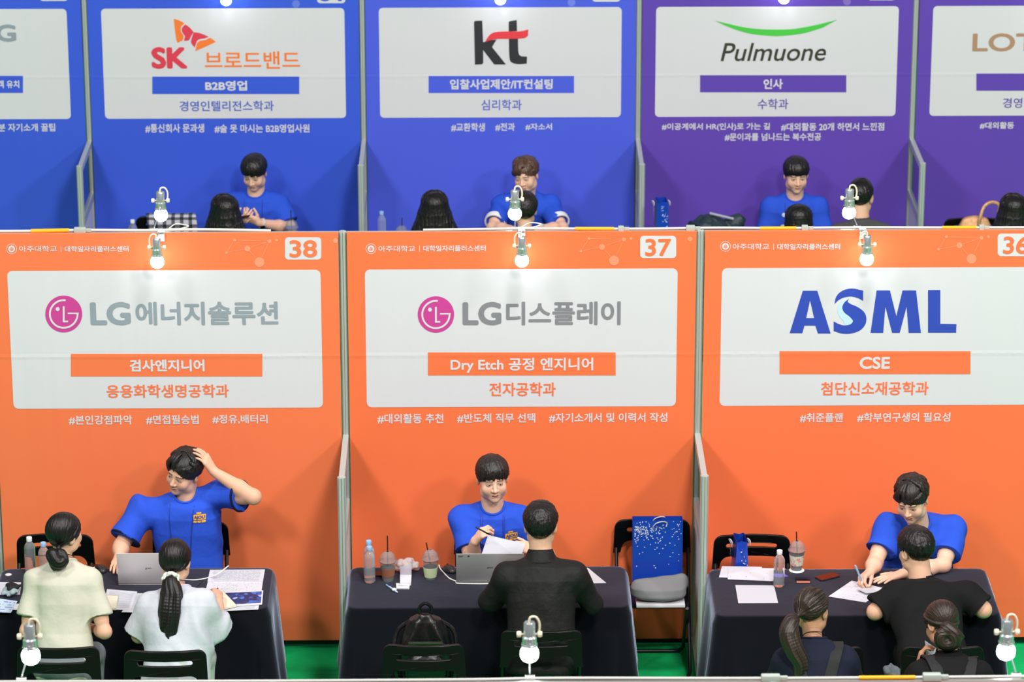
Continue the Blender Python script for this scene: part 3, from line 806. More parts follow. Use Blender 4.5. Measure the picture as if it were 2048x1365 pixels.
# ------------------------------------------------------------------ hands and arms
def hand(g, W, d, n, right, curl=(0.35, 0.5, 0.35), spread=0.10, sc_=1.0, thumb=(0.6, 0.6, 0.30), curls=None, tcurl=0.3):
    d = unit(d); n = np.array(n, float); n = unit(n - d * (n @ d)); t = np.cross(d, n) * (1 if right else -1)
    tmp = SDF(W - 0.24 * sc_, W + 0.24 * sc_, g.h)
    # share the grid of g so the fields can be merged cell by cell
    a0 = np.round((tmp.lo - g.lo) / g.h).astype(int); tmp.lo = g.lo + a0 * g.h
    tmp.ax = [(tmp.lo[i] + g.h * np.arange(tmp.f.shape[i])).astype(np.float32) for i in range(3)]
    S = sc_
    offs = (0.027, 0.0092, -0.0088, -0.0255); ln = ((0.042, 0.025, 0.021), (0.046, 0.029, 0.022), (0.042, 0.027, 0.021), (0.033, 0.020, 0.018))
    mcp = []
    for i, o in enumerate(offs):
        m_ = W + d * (0.086 - 0.004 * abs(i - 1) ** 1.5) * S + t * o * S; mcp.append(m_)
        g.cone(W + t * o * 0.5 * S + d * 0.012 * S, m_, 0.0145 * S, 0.0115 * S, 0.016)
    g.ell(W + d * 0.05 * S + t * 0.006 * S + n * 0.004 * S, np.stack([t, d, n], 1), (0.034 * S, 0.044 * S, 0.0145 * S), 0.014)
    for i in range(4):
        c = curls[i] if curls else curl
        p = mcp[i]; th = 0.0; ra = (0.0092, 0.0095, 0.0090, 0.0080)[i] * S
        sp = (1.2, 0.3, -0.4, -1.3)[i] * spread
        for j in range(3):
            th += c[j]
            dr = unit((d + t * sp) * math.cos(th) + n * math.sin(th))
            e = p + dr * ln[i][j] * S
            rb = ra * (0.93, 0.9, 0.84)[j]
            tmp.cone(p, e, ra, rb, 0.0025)
            p = e; ra = rb
    p = W + d * 0.016 * S + t * 0.020 * S + n * 0.006 * S
    dr = unit(d * thumb[0] + t * thumb[1] + n * thumb[2]); ra = 0.0135 * S
    for j, l_ in enumerate((0.042, 0.032, 0.027)):
        e = p + dr * l_ * S; rb = ra * (0.80, 0.88, 0.85)[j]
        g.cone(p, e, ra, rb, 0.010) if j == 0 else tmp.cone(p, e, ra, rb, 0.003)
        p = e; ra = rb
        dr = unit(dr + (d * 0.35 - t * 0.45 + n * 0.15) * tcurl)
    # merge
    sl_g, sl_t = [], []
    for i in range(3):
        o = int(a0[i]); ga = max(0, o); gb = min(g.f.shape[i], o + tmp.f.shape[i])
        if gb <= ga: return
        sl_g.append(slice(ga, gb)); sl_t.append(slice(ga - o, gb - o))
    g.put(tuple(sl_g), tmp.f[tuple(sl_t)], 0.007)

def arm_sdf(S, E, W, hs, right, h, male):
    k = 1.0 if male else 0.84
    tip = W + unit(hs['d']) * 0.22
    pts = np.array([S, E, W, tip]); g = SDF(pts.min(0) - 0.1, pts.max(0) + 0.1, h)
    u = unit(E - S); f_ = unit(W - E)
    g.cone(S, E, 0.049 * k, 0.040 * k, 0.02)
    g.cone(S + (E - S) * 0.3, S + (E - S) * 0.75, 0.048 * k, 0.044 * k, 0.02)
    g.ell(E - (u - f_) * -0.004, np.eye(3), (0.040 * k,) * 3, 0.02)
    g.cone(E, E + (W - E) * 0.35, 0.040 * k, 0.043 * k, 0.02)
    g.cone(E + (W - E) * 0.35, W, 0.043 * k, 0.027 * k, 0.02)
    hs = dict(hs); d = hs.pop('d'); n = hs.pop('n')
    hand(g, np.array(W, float), d, n, right, sc_=(0.96 if male else 0.88), **hs)
    return g.nets()

# ------------------------------------------------------------------ hair
def hair_mesh(H, Q, h, style, seed, male=True, tie=None, tail=None, part=0.0, dens=1.0, zlen=None, back=0.0, flare=0.0):
    rs = np.random.RandomState(seed); k_ = 1.0 if male else 0.95
    rad = np.array((0.0785, 0.0985, 0.0870)) * k_; cl = np.array((0, -0.010, 0.036)) * k_
    c0 = H + Q @ cl
    ext = [H - 0.17, H + 0.17]
    if tail is not None:
        tp = np.array([np.array(p) for p in tail[0]]); ext[0] = np.minimum(ext[0], tp.min(0) - 0.09); ext[1] = np.maximum(ext[1], tp.max(0) + 0.09)
    if zlen is not None:
        ext[0] = np.minimum(ext[0], np.array((H[0] - 0.26, H[1] - 0.26, zlen - 0.04))); ext[1] = np.maximum(ext[1], H + 0.24)
    g = SDF(ext[0], ext[1], h)
    if style in ('bangs', 'part', 'crop', 'sweep'):
        tab = {'bangs': ([0, 35, 58, 80, 97, 118, 150, 180], [88, 92, 101, 116, 98, 124, 152, 163]),
               'sweep': ([0, 35, 58, 80, 97, 118, 150, 180], [84, 92, 102, 116, 100, 124, 150, 160]),
               'part': ([0, 35, 58, 80, 97, 118, 150, 180], [72, 97, 106, 116, 102, 124, 143, 150]),
               'crop': ([0, 35, 60, 80, 97, 118, 150, 180], [74, 74, 78, 98, 96, 122, 152, 164])}[style]
    elif style in ('tied',):
        tab = ([0, 30, 60, 85, 100, 120, 150, 180], [62, 64, 80, 100, 104, 126, 140, 142])
    else:
        tab = ([0, 20, 45, 70, 100, 180], [58, 62, 82, 118, 150, 160])
    def endpol(az):
        a = np.abs((np.degrees(az) - (part if style in ('part', 'sweep') else 0) * 0 + 180) % 360 - 180)
        return np.interp(a, *tab)
    # base shell
    sl = g.win(c0 - 0.15, c0 + 0.15); x, y, z = g.xyz(sl)
    dx, dy, dz = x - c0[0], y - c0[1], z - c0[2]
    u = [dx * Q[0, i] + dy * Q[1, i] + dz * Q[2, i] for i in range(3)]
    off = 0.007 if style != 'crop' else 0.005
    rr = rad + off
    k0 = np.sqrt((u[0] / rr[0]) ** 2 + (u[1] / rr[1]) ** 2 + (u[2] / rr[2]) ** 2); k1 = np.sqrt((u[0] / rr[0] ** 2) ** 2 + (u[1] / rr[1] ** 2) ** 2 + (u[2] / rr[2] ** 2) ** 2) + 1e-9
    d = k0 * (k0 - 1) / k1
    az = np.arctan2(u[0] / rad[0], u[1] / rad[1]); pol = np.degrees(np.arctan2(np.sqrt((u[0] / rad[0]) ** 2 + (u[1] / rad[1]) ** 2), u[2] / rad[2]))
    ep = endpol(az) - (6 if style not in ('tied', 'crop') else 0)
    d = np.maximum(d, (pol - ep) * 0.0016)
    g.put(sl, d.astype(np.float32), 0.004)
    def surf(az_, pol_, o):
        dv = np.array((math.sin(az_) * math.sin(pol_), math.cos(az_) * math.sin(pol_), math.cos(pol_)))
        return c0 + Q @ (dv * (rad + o))
    def strand(pts, r0, r1, k=0.004):
        m_ = len(pts) - 1
        for i in range(m_):
            a = r0 + (r1 - r0) * (i / m_); b_ = r0 + (r1 - r0) * ((i + 1) / m_)
            g.cone(pts[i], pts[i + 1], a, b_, k)
    if style in ('bangs', 'part', 'crop', 'sweep'):
        N = int((170 if style != 'crop' else 150) * dens)
        vol = {'bangs': 0.010, 'part': 0.013, 'sweep': 0.012, 'crop': 0.004}[style]
        for i in range(N):
            az_ = 2 * math.pi * ((i + rs.rand() * 0.8) / N * 3 % 1.0)
            a180 = (math.degrees(az_) + 180) % 360 - 180
            e = endpol(az_) + rs.uniform(-7, 5)
            p0 = rs.choice([6, 18, 32, 46]) + rs.uniform(-4, 6)
            if e - p0 < 20: p0 = e - 24
            sw = rs.uniform(-0.15, 0.15) + 0.25
            if style in ('part', 'sweep') and abs(a180) < 78:
                pa = R(part)
                side = 1 if a180 > part else -1
                if abs(a180 - part) < 9: continue
                azs = pa + side * R(5); p0 = rs.uniform(22, 52)
                pts = []
                lift = 0.006
                for j in range(8):
                    s_ = j / 7; aa = azs + (az_ - azs) * s_ ** 0.85
                    pp = R(p0 + (e - p0) * s_ ** 1.1)
                    pts.append(surf(aa, pp, 0.006 + vol * math.sin(math.pi * min(1, s_ * 0.9 + 0.12)) + lift * (1 - s_)))
                strand(pts, 0.0085, 0.0035)
                continue
            pts = []
            for j in range(7):
                s_ = j / 6; aa = az_ + sw * (1 - s_) ** 2; pp = R(p0 + (e - p0) * s_)
                bulge = vol * math.sin(math.pi * (0.15 + 0.75 * s_)) * (1.0 if abs(a180) < 105 else 0.8)
                pts.append(surf(aa, pp, 0.003 + bulge + (0.003 if abs(a180) < 60 else 0)))
            strand(pts, 0.0085 if style != 'crop' else 0.006, 0.003)
    if style == 'tied':
        T_ = tie
        lt = Q.T @ (T_ - c0); td = unit(lt / rad)
        for i in range(int(150 * dens)):
            az_ = 2 * math.pi * (i + rs.rand()) / int(150 * dens)
            e = R(endpol(az_) - 2)
            s0 = np.array((math.sin(az_) * math.sin(e), math.cos(az_) * math.sin(e), math.cos(e)))
            if s0 @ td > 0.93: continue
            om = math.acos(np.clip(s0 @ td, -1, 1))
            pts = []
            for j in range(9):
                s_ = j / 8; v = (math.sin((1 - s_) * om) * s0 + math.sin(s_ * om) * td) / math.sin(om)
                pts.append(c0 + Q @ (v * (rad + 0.004 + 0.006 * math.sin(math.pi * s_) + rs.uniform(-0.001, 0.0015))))
            pts[-1] = T_ + (pts[-1] - T_) * 0.5
            strand(pts, 0.0042, 0.0036, 0.003)
    if style == 'long':
        N = int(170 * dens)
        for i in range(N):
            a180 = -180 + 360 * (i + rs.rand()) / N
            if abs(a180) < 32: continue
            az_ = R(a180); side = 1 if a180 > 0 else -1
            azs = R(part) + side * R(6) if abs(a180) < 120 else az_
            p0 = rs.uniform(8, 40) if abs(a180) > 60 else rs.uniform(20, 50)
            e = 84
            pts = []
            for j in range(7):
                s_ = j / 6; aa = azs + (az_ - azs) * min(1, s_ * 1.3); pts.append(surf(aa, R(p0 + (e - p0) * s_), 0.006 + 0.006 * math.sin(math.pi * s_) + 0.006 * s_))
            q = pts[-1].copy(); zl = zlen + rs.uniform(0, 0.06); out = unit((q - c0) * (1, 1, 0)); m_ = 7
            for j in range(1, m_ + 1):
                s_ = j / m_
                pts.append(np.array((q[0] + out[0] * flare * s_ ** 1.1, q[1] + out[1] * 0.02 * s_ - back * s_, q[2] + (zl - q[2]) * s_)) + rs.uniform(-0.004, 0.004, 3))
            strand(pts, 0.0085, 0.0045, 0.006)
    if tail is not None:
        tp, tr, cnt = tail
        line = np.array(spline([np.array(p) for p in tp], 6)); m_ = len(line)
        rad_t = np.interp(np.linspace(0, 1, m_), np.linspace(0, 1, len(tr)), tr)
        for i in range(cnt):
            a_ = rs.rand() * 2 * math.pi; q = math.sqrt(rs.rand()); wob = rs.uniform(-0.4, 0.4); endj = int(m_ * rs.uniform(0.72, 1.0))
            ph = rs.rand() * 6
            pts = []
            for j in range(max(4, endj)):
                j_ = min(j, m_ - 1)
                tg = unit(line[min(j_ + 1, m_ - 1)] - line[max(j_ - 1, 0)])
                u_ = unit(np.cross(tg, (0.3, 0.9, 0.2))); v_ = np.cross(tg, u_)
                aa = a_ + wob * j_ / m_ * 2
                rr_ = q * rad_t[j_] + 0.0015 * math.sin(j_ * 0.9 + ph)
                pts.append(line[j_] + (u_ * math.cos(aa) + v_ * math.sin(aa)) * rr_)
            strand(pts, 0.0060, 0.0022, 0.012)
    V, F = g.nets()
    l = ((V - c0) @ Q) / rad
    ax_ = unit(Q.T @ (tie - c0) / rad) if style == 'tied' else unit((0.0, -0.28, 1.0))
    e1 = unit(np.cross(ax_, (1.0, 0.2, 0.1))); e2 = np.cross(ax_, e1)
    ph = np.arctan2(l @ e1, l @ e2)
    st = np.zeros(len(V))
    for fq, am in ((17, 0.5), (31, 0.7), (53, 0.8), (83, 0.7), (127, 0.5)):
        st += am * np.sin(fq * ph + rs.rand() * 6.28 + 1.5 * np.sin(5 * (l @ ax_) + rs.rand() * 6.28))
    th = np.arccos(np.clip((l @ ax_) / (np.linalg.norm(l, axis=1) + 1e-9), -1, 1))
    st = st / 1.6 * np.clip(np.sin(th) / 0.55, 0, 1) ** 1.5
    far = np.linalg.norm(V - c0, axis=1) > 0.135
    pv = V * 1.0
    st2 = sum(am * np.sin((V @ unit(rs.normal(size=3) * (1, 1, 0.08))) * fq + rs.rand() * 6) for fq, am in ((260, 0.8), (430, 0.8), (700, 0.6)))
    if tail is not None:
        iv = np.nonzero(far)[0]; line = np.array(spline([np.array(p) for p in tp], 30))
        j_ = np.concatenate([((V[q][:, None, :] - line[None, :, :]) ** 2).sum(2).argmin(1) for q in np.array_split(iv, max(1, len(iv) // 4000))])
        tg = np.gradient(line, axis=0)[j_]; tg /= np.linalg.norm(tg, axis=1, keepdims=True) + 1e-9
        u_ = np.cross(tg, np.array((0.3, 0.9, 0.2))); u_ /= np.linalg.norm(u_, axis=1, keepdims=True) + 1e-9; v_ = np.cross(tg, u_)
        rel = V[iv] - line[j_]; ph2 = np.arctan2((rel * u_).sum(1), (rel * v_).sum(1))
        st2 = np.zeros(len(V)); st2[iv] = sum(am * np.sin(fq * ph2 + fq * 1.7) for fq, am in ((7, 0.5), (13, 0.6), (23, 0.6), (41, 0.5))) / 1.3
    st = np.where(far, st2, st)
    V = V + vnormals(V, F) * (st * np.where(far, 0.0008, 0.0011))[:, None]
    return V, F, st

# ------------------------------------------------------------------ cloth folds
def folds(V, seed, amp, o, Q):
    rs = np.random.RandomState(seed)
    l = (V - o) @ Q
    x, y, z = l[:, 0], l[:, 1], l[:, 2]
    w = np.zeros(len(V))
    for i in range(5):
        k = rs.uniform(10, 26); a = rs.uniform(-0.9, 0.9)
        wx = 2.2 * np.sin(9 * z + rs.rand() * 6) + 1.5 * np.sin(11 * x + 7 * y + rs.rand() * 6)
        ph = k * (x * math.cos(a) + 0.6 * y + z * math.sin(a)) + wx + rs.rand() * 6
        sft = 0.5 + 0.5 * np.sin(5 * x + 6 * z + rs.rand() * 6)
        w += (0.5 + 0.5 * np.sin(ph)) ** 3 * sft * rs.uniform(0.5, 1.0)
    return amp * (w - w.mean())
def vnormals(V, F):
    a = V[F[:, 2]] - V[F[:, 0]]; b_ = V[F[:, 3]] - V[F[:, 1]]; n = np.cross(a, b_)
    N = np.zeros_like(V)
    for i in range(4): np.add.at(N, F[:, i], n)
    return N / (np.linalg.norm(N, axis=1, keepdims=True) + 1e-12)

M_SKIN = mat('skin', None, 0.52, spec=0.4, attr=True, bump=((420, 420, 420), 0.06, 0.001, 2))
def hair_mat(name, rgb, rough=0.36):
    return mat(name, rgb, rough, spec=0.55, bump=((520, 520, 46), 0.35, 0.0022, 2))
def cloth_mat(name, rgb, rough=0.85, sheen=0.0, st=0.25):
    return mat(name, rgb, rough, spec=0.22, sheen=sheen, bump=((17, 17, 13), st * 1.5, 0.014, 4))
M_HAIR = mat('hair', None, 0.40, spec=0.5, attr=True, bump=((700, 700, 60), 0.25, 0.0015, 2))
HAIR = {'black': (25, 22, 22), 'soft': (34, 28, 26), 'brown': (84, 58, 44), 'dark': (52, 40, 35)}
BLUE_T = cloth_mat('blue tee cotton', (44, 84, 206))

def seat_legs(parent, base, hip, Qz, m, hem=0.03, male=True, shoe=(30, 30, 32), h=0.011, reach=0.42):
    k = 1.0 if male else 0.9
    r_, f_ = Qz[:, 0], Qz[:, 1]
    g = SDF(np.array((hip[0] - 0.62, hip[1] - 0.62, 0.02)), np.array((hip[0] + 0.62, hip[1] + 0.62, hip[2] + 0.22)), h)
    Qp = np.stack([r_, f_, np.array((0, 0, 1.0))], 1)
    g.ell(hip + np.array((0, 0, 0.03)) - f_ * 0.01, Qp, (0.185 * k, 0.125, 0.095), 0.03)
    g.trunk(hip, Qp, (0.0, 0.08, 0.16), (0.165 * k, 0.16 * k, 0.15 * k), (0.115, 0.108, 0.1), 0.03)
    feet = []
    for s in (-1, 1):
        a = hip + r_ * s * 0.092 * k + np.array((0, 0, -0.005)); kn = hip + r_ * s * 0.110 * k + f_ * reach + np.array((0, 0, -0.005)); an = kn + f_ * -0.03; an = np.array((an[0], an[1], 0.09))
        g.cone(a, kn, 0.084 * k, 0.064 * k, 0.03); g.cone(kn, an, 0.063 * k, 0.052 * k, 0.03)
        feet.append(an)
    V, F = g.nets(); V = V + vnormals(V, F) * folds(V, 3, 0.003, hip, Qp)[:, None]
    link('trousers', fast_mesh('trousers', V - base, F), m, parent)
    for an in feet:
        q = SDF(np.array((an[0] - 0.24, an[1] - 0.24, 0.0)), np.array((an[0] + 0.24, an[1] + 0.24, 0.16)), 0.009)
        q.cone((an[0], an[1], 0.055), (an[0] + f_[0] * 0.15, an[1] + f_[1] * 0.15, 0.042), 0.044, 0.036, 0.02)
        q.cone((an[0], an[1], 0.045), (an[0], an[1], 0.10), 0.045, 0.048, 0.02)
        V, F = q.nets(); V[:, 2] = np.maximum(V[:, 2], 0.004)
        link('shoe', fast_mesh('shoe', V - base, F), mat('shoe %d %d %d' % shoe, shoe, 0.6), parent)

def person(label, face, hip, neck, head, hrot, sex='m', skin='m', hair=None, hcol='black', shirt=None, arms=None, sleeve='short', h=0.0046, hh=0.0024, hairh=0.003,
           sw=None, eye=0.004, gaze=(0, 0), mouth=0.0, brow=(34, 24, 20), trousers=(36, 38, 46), amp=0.004, loose=0.0, lean=None, seed=1, collar=True, cuff=None, wide=1.0, fat=1.0, slen=0.64, group=None, belly=1.0, reach=0.27, splay=0.05, fore=0.22):
    male = sex == 'm'
    hip, neck, head = [np.array(v, float) for v in (hip, neck, head)]
    base = np.array((hip[0], hip[1], 0.0))
    Q = rotz(R(hrot[0])) @ rotx(R(hrot[1])) @ roty(R(hrot[2]))
    Qz = rotz(R(face))
    up = unit(neck - hip); r_ = Qz[:, 0] - up * (Qz[:, 0] @ up)
    if lean: r_ = r_ + up * lean
    r_ = unit(r_); up = unit(up - r_ * (up @ r_)); f_ = np.cross(up, r_)
    QT = np.stack([r_, f_, up], 1); L = np.linalg.norm(neck - hip)
    sw = sw or (0.168 if male else 0.140)
    SJ = {}
    for nm, s in (('R', 1), ('L', -1)):
        a = (arms or {}).get(nm, {})
        SJ[nm] = np.array(a['S'], float) if 'S' in a else neck + r_ * s * sw - up * 0.092
    # default arms: forearms forward in the lap / on the table
    AR = {}
    for nm, s in (('R', 1), ('L', -1)):
        a = dict((arms or {}).get(nm, {}))
        S = SJ[nm]
        if 'E' not in a:
            a['E'] = S + r_ * s * splay + Qz[:, 1] * 0.06 - np.array((0, 0, 0.27 if male else 0.25))
            a['W'] = a['E'] + Qz[:, 1] * fore - r_ * s * 0.10 + np.array((0, 0, 0.03))
        a['E'] = np.array(a['E'], float); a['W'] = np.array(a['W'], float)
        if 'hand' not in a: a['hand'] = dict(d=a['W'] - a['E'], n=np.array((0, 0, -1.0)) - r_ * s * 0.4)
        AR[nm] = a
    # --- skin: head and neck, then both arms, in one mesh
    V, F, l = head_sdf(head, Q, hh, male, neck, mouth=mouth, fat=fat)
    C_ = head_colors(l, SKIN[skin], eye, brow, gaze, mouth=mouth)
    Vs, Fs, Cs = [V], [F], [C_]; off = len(V)
    for nm in ('R', 'L'):
        a = AR[nm]
        V, F = arm_sdf(SJ[nm], a['E'], a['W'], a['hand'], nm == 'R', max(0.0030, hh), male)
        Vs.append(V); Fs.append(F + off); off += len(V)
        c_ = np.tile(np.array(lin(SKIN[skin])), (len(V), 1))
        ed = np.linalg.norm(V - a['E'], axis=1); hd = np.clip((np.linalg.norm(V - a['W'], axis=1) - 0.11) / 0.06, 0, 1)
        c_ = c_ * (1 - 0.10 * np.exp(-(ed / 0.04) ** 2))[:, None] * np.array((1, 1 - 0.04, 1 - 0.05))
        Cs.append(c_)
    # trunk under the clothes, so the figure is whole
    g = SDF(np.minimum(hip, neck) - 0.27, np.maximum(hip, neck) + 0.27, 0.014)
    kw = (1.0 if male else 0.86)
    g.trunk(hip, QT, (-0.03, L * 0.5, L * 0.8, L), np.array((0.14, 0.13, 0.145, 0.08)) * kw, np.array((0.095, 0.085, 0.088, 0.045)), 0.02)
    for nm in ('R', 'L'): g.cone(neck - up * 0.06, SJ[nm], 0.040 * kw, 0.042 * kw, 0.03)
    g.cone(neck - up * 0.1, neck + (head - neck) * 0.3, 0.05 * kw, 0.045 * kw, 0.03)
    V, F = g.nets(); Vs.append(V); Fs.append(F + off); Cs.append(np.tile(np.array(lin(SKIN[skin])), (len(V), 1)))
    V = np.concatenate(Vs); F = np.concatenate(Fs); C_ = np.concatenate(Cs)
    me = fast_mesh('person', V - base, F)
    at_ = me.color_attributes.new('Col', 'FLOAT_COLOR', 'POINT')
    at_.data.foreach_set('color', np.concatenate([C_, np.ones((len(C_), 1))], 1).astype(np.float32).ravel())
    P = link('person', me, M_SKIN, None, base)
    tag(P, label, 'person', group)
    # --- upper garment
    kw2 = (1.0 if male else 0.88) * wide; e = 0.012 + loose
    g = SDF(np.minimum(np.minimum(hip, neck) - 0.30, np.minimum(AR['R']['E'], AR['L']['E']) - (0.12 if sleeve != 'long' else 0.35)), np.maximum(np.maximum(hip, neck) + 0.30, np.maximum(AR['R']['E'], AR['L']['E']) + (0.12 if sleeve != 'long' else 0.35)), h)
    g.trunk(hip, QT, (-0.055, 0.0, L * 0.35, L * 0.62, L * 0.80, L * 0.93, L), np.array((0.178, 0.176, 0.160, 0.168, 0.168, 0.115, 0.06)) * kw2 + e, np.array((0.126, 0.122, 0.112 * belly, 0.116, 0.110, 0.088, 0.055)) + e * 0.8, 0.03)
    for nm, s in (('R', 1), ('L', -1)):
        S = SJ[nm]
        g.cone(neck - up * 0.085, S, 0.060, 0.060 * (1 if male else 0.9) + e * 0.5, 0.05)
        g.cone(neck - up * 0.010, neck + (S - neck) * 0.80 + up * 0.008, 0.046, 0.042, 0.035)
    for nm, s in (('R', 1), ('L', -1)):
        S, E, W_ = SJ[nm], AR[nm]['E'], AR[nm]['W']
        ka = 1.0 if male else 0.86
        if sleeve == 'long':
            g.cone(S, E, 0.062 * ka + e * 0.5, 0.054 * ka + e * 0.3, 0.035); g.cone(E, W_, 0.054 * ka + e * 0.3, 0.038 * ka + e * 0.2, 0.025)
            continue
        sl_ = AR[nm].get('slen', slen)
        T_ = S + (E - S) * sl_; dr = unit(E - S)
        rr0, rr1 = 0.056 * ka + e * 0.45, 0.064 * ka + e * 1.0
        m = rr1 + 0.06
        win = g.win(np.minimum(S, T_) - m, np.maximum(S, T_) + m)
        x, y, z = g.xyz(win)
        d = g.d_cone(x, y, z, S, T_ + dr * 0.03, rr0, rr1)
        pl = (x - T_[0]) * dr[0] + (y - T_[1]) * dr[1] + (z - T_[2]) * dr[2]
        d = np.maximum(d, pl)
        inner = g.d_cone(x, y, z, T_ + dr * (rr1 - 0.045), T_ + dr * 0.08, rr1 - 0.019, rr1 - 0.015)
        d = np.maximum(d, -inner)
        g.put(win, d.astype(np.float32), 0.042)
    cn = unit(up * 0.92 + f_ * 0.38 + (head - neck) * 0.8)
    nk = 0.060 if male else 0.058
    cpos = neck + up * 0.000 + f_ * 0.012
    g.cone(cpos - cn * 0.03, cpos + cn * 0.16, nk, nk + 0.01, 0.006, sub=True)
    V, F = g.nets(); N = vnormals(V, F)
    dist = np.linalg.norm(V - cpos, axis=1)
    V = V + N * (folds(V, seed, amp * 3.0, hip, QT) * sstep(0.07, 0.14, dist))[:, None]
    nm_ = {'short': 't_shirt', 'long': 'shirt'}[sleeve]
    sh = link(nm_, fast_mesh(nm_, V - base, F), shirt, P)
    bvh = BVHTree.FromPolygons([tuple(v) for v in V], [tuple(int(i) for i in f) for f in F])
    # neck rib
    if collar:
        a1 = unit(np.cross(cn, f_)); a2 = np.cross(cn, a1)
        ring = [cpos + cn * 0.004 + (a1 * math.cos(t) * (nk + 0.006) + a2 * math.sin(t) * (nk + 0.008)) for t in np.linspace(0, 2 * math.pi, 29)[:-1]]
        pts = []
        for p in ring:
            hit = bvh.ray_cast(Vector(p + cn * 0.06), Vector(-cn), 0.12)
            pts.append(np.array(hit[0]) + cn * 0.001 if hit[0] is not None else p)
        MB().tube([p - base for p in pts], 0.0075, 8, closed=True).build('collar', shirt if collar is True else collar, P)
    if cuff:
        for nm in ('R', 'L'):
            S, E = SJ[nm], AR[nm]['E']; ka = 1.0 if male else 0.86
            T_ = S + (E - S) * AR[nm].get('slen', slen); dr = unit(E - S); rr1 = 0.064 * ka + e * 1.0
            a1 = unit(np.cross(dr, (0.2, 0.5, 0.8))); a2 = np.cross(dr, a1)
            gg = SDF(T_ - 0.13, T_ + 0.13, 0.004)
            win = gg.win(T_ - 0.13, T_ + 0.13); x, y, z = gg.xyz(win)
            d = gg.d_cone(x, y, z, T_ - dr * 0.2, T_ + dr * 0.1, rr1 * 0.985 + 0.002, rr1 * 0.985 + 0.002); pl = (x - T_[0]) * dr[0] + (y - T_[1]) * dr[1] + (z - T_[2]) * dr[2]
            wd, mt_ = cuff
            d = np.maximum(np.maximum(d, -gg.d_cone(x, y, z, T_ - dr * 0.2, T_ + dr * 0.1, rr1 - 0.012, rr1 - 0.012)), np.abs(pl + wd * 0.5 - 0.004) - wd * 0.5)
            gg.put(win, d.astype(np.float32), 0)
            v2, f2 = gg.nets()
            link('cuff', fast_mesh('cuff', v2 - base, f2), mt_, P)
    # --- hair
    if hair:
        V, F, st = hair_mesh(head, Q, hairh, male=male, seed=seed, **hair)
        hm = fast_mesh('hair', V - base, F)
        hc = np.array(lin(HAIR[hcol]))[None, :] * np.clip(1 + 0.55 * st, 0.25, 2.6)[:, None]
        ca = hm.color_attributes.new('Col', 'FLOAT_COLOR', 'POINT')
        ca.data.foreach_set('color', np.concatenate([hc, np.ones((len(hc), 1))], 1).astype(np.float32).ravel())
        link('hair', hm, M_HAIR, P)
    seat_legs(P, base, hip, Qz, cloth_mat('trousers %d %d %d' % trousers, trousers, 0.9), male=male, reach=reach)
    return dict(P=P, base=base, Q=Q, QT=QT, neck=neck, hip=hip, head=head, bvh=bvh, AR=AR, SJ=SJ, up=up, r=r_, f=f_, L=L, cn=cn, cpos=cpos, nk=nk)

def chest_text(p, s, u, v, wdt, hgt, rgb, bold=0.03, name='chest_print', lift=0.002, polys=None, back=False):
    """print laid on the shirt: u to the wearer's right, v up from the hip, in metres"""
    me = text_mesh(s, bold) if polys is None else curve_mesh(name, polys)
    bm = bmesh.new(); bm.from_mesh(me)
    cs = [v.co for v in bm.verts]; ex = [max(c[i] for c in cs) - min(c[i] for c in cs) for i in (0, 1)]; l0 = [min(c[i] for c in cs) for i in (0, 1)]
    for i, n_ in ((0, max(2, int(wdt / 0.007))), (1, max(2, int(hgt / 0.007)))):
        for k in range(1, n_):
            co = [0, 0, 0]; no = [0, 0, 0]; co[i] = l0[i] + ex[i] * k / n_ + 1e-5; no[i] = 1
            bmesh.ops.bisect_plane(bm, geom=bm.verts[:] + bm.edges[:] + bm.faces[:], plane_co=co, plane_no=no)
    bmesh.ops.triangulate(bm, faces=bm.faces); bm.to_mesh(me); bm.free()
    a = mesh_co(me); lo, hi = a.min(0), a.max(0)
    f_ = p['f'] * (-1 if back else 1)
    sgn = -1 if not back else 1
    out = np.empty_like(a)
    for i, q in enumerate(a):
        uu = u + sgn * ((q[0] - lo[0]) / (hi[0] - lo[0]) - 0.5) * wdt; vv = v + ((q[1] - lo[1]) / (hi[1] - lo[1]) - 0.5) * hgt
        o = p['hip'] + p['r'] * uu + p['up'] * vv + f_ * 0.4
        hit = p['bvh'].ray_cast(Vector(o), Vector(-f_), 0.6)
        out[i] = (np.array(hit[0]) if hit[0] is not None else o - f_ * 0.27) + f_ * (lift + q[2]) - p['base']
    set_co(me, out)
    return link(name, me, mat('print %d %d %d plain' % rgb, rgb, 0.7), p['P'])
def shirt_print(p, u, v, k=1.0, mascots=False, rgb=(236, 172, 40)):
    chest_text(p, '', u, v + 0.002 * k, 0.066 * k, 0.030 * k, rgb, polys=[rrect(0, 0, 66, 30, 4)], lift=0.0045)
    chest_text(p, 'AJOU', u, v + 0.001 * k, 0.058 * k, 0.022 * k, (34, 60, 160), 0.03, lift=0.008)
    chest_text(p, '', u, v - 0.023 * k, 0.066 * k, 0.012 * k, rgb, polys=[rrect(0, 0, 18, 12, 2), rrect(22, 0, 40, 12, 2), rrect(44, 0, 66, 12, 2)], lift=0.0045)
    chest_text(p, '', u + 0.004 * k, v + 0.025 * k, 0.026 * k, 0.009 * k, rgb, polys=[rrect(0, 0, 26, 9, 2)], lift=0.0045)
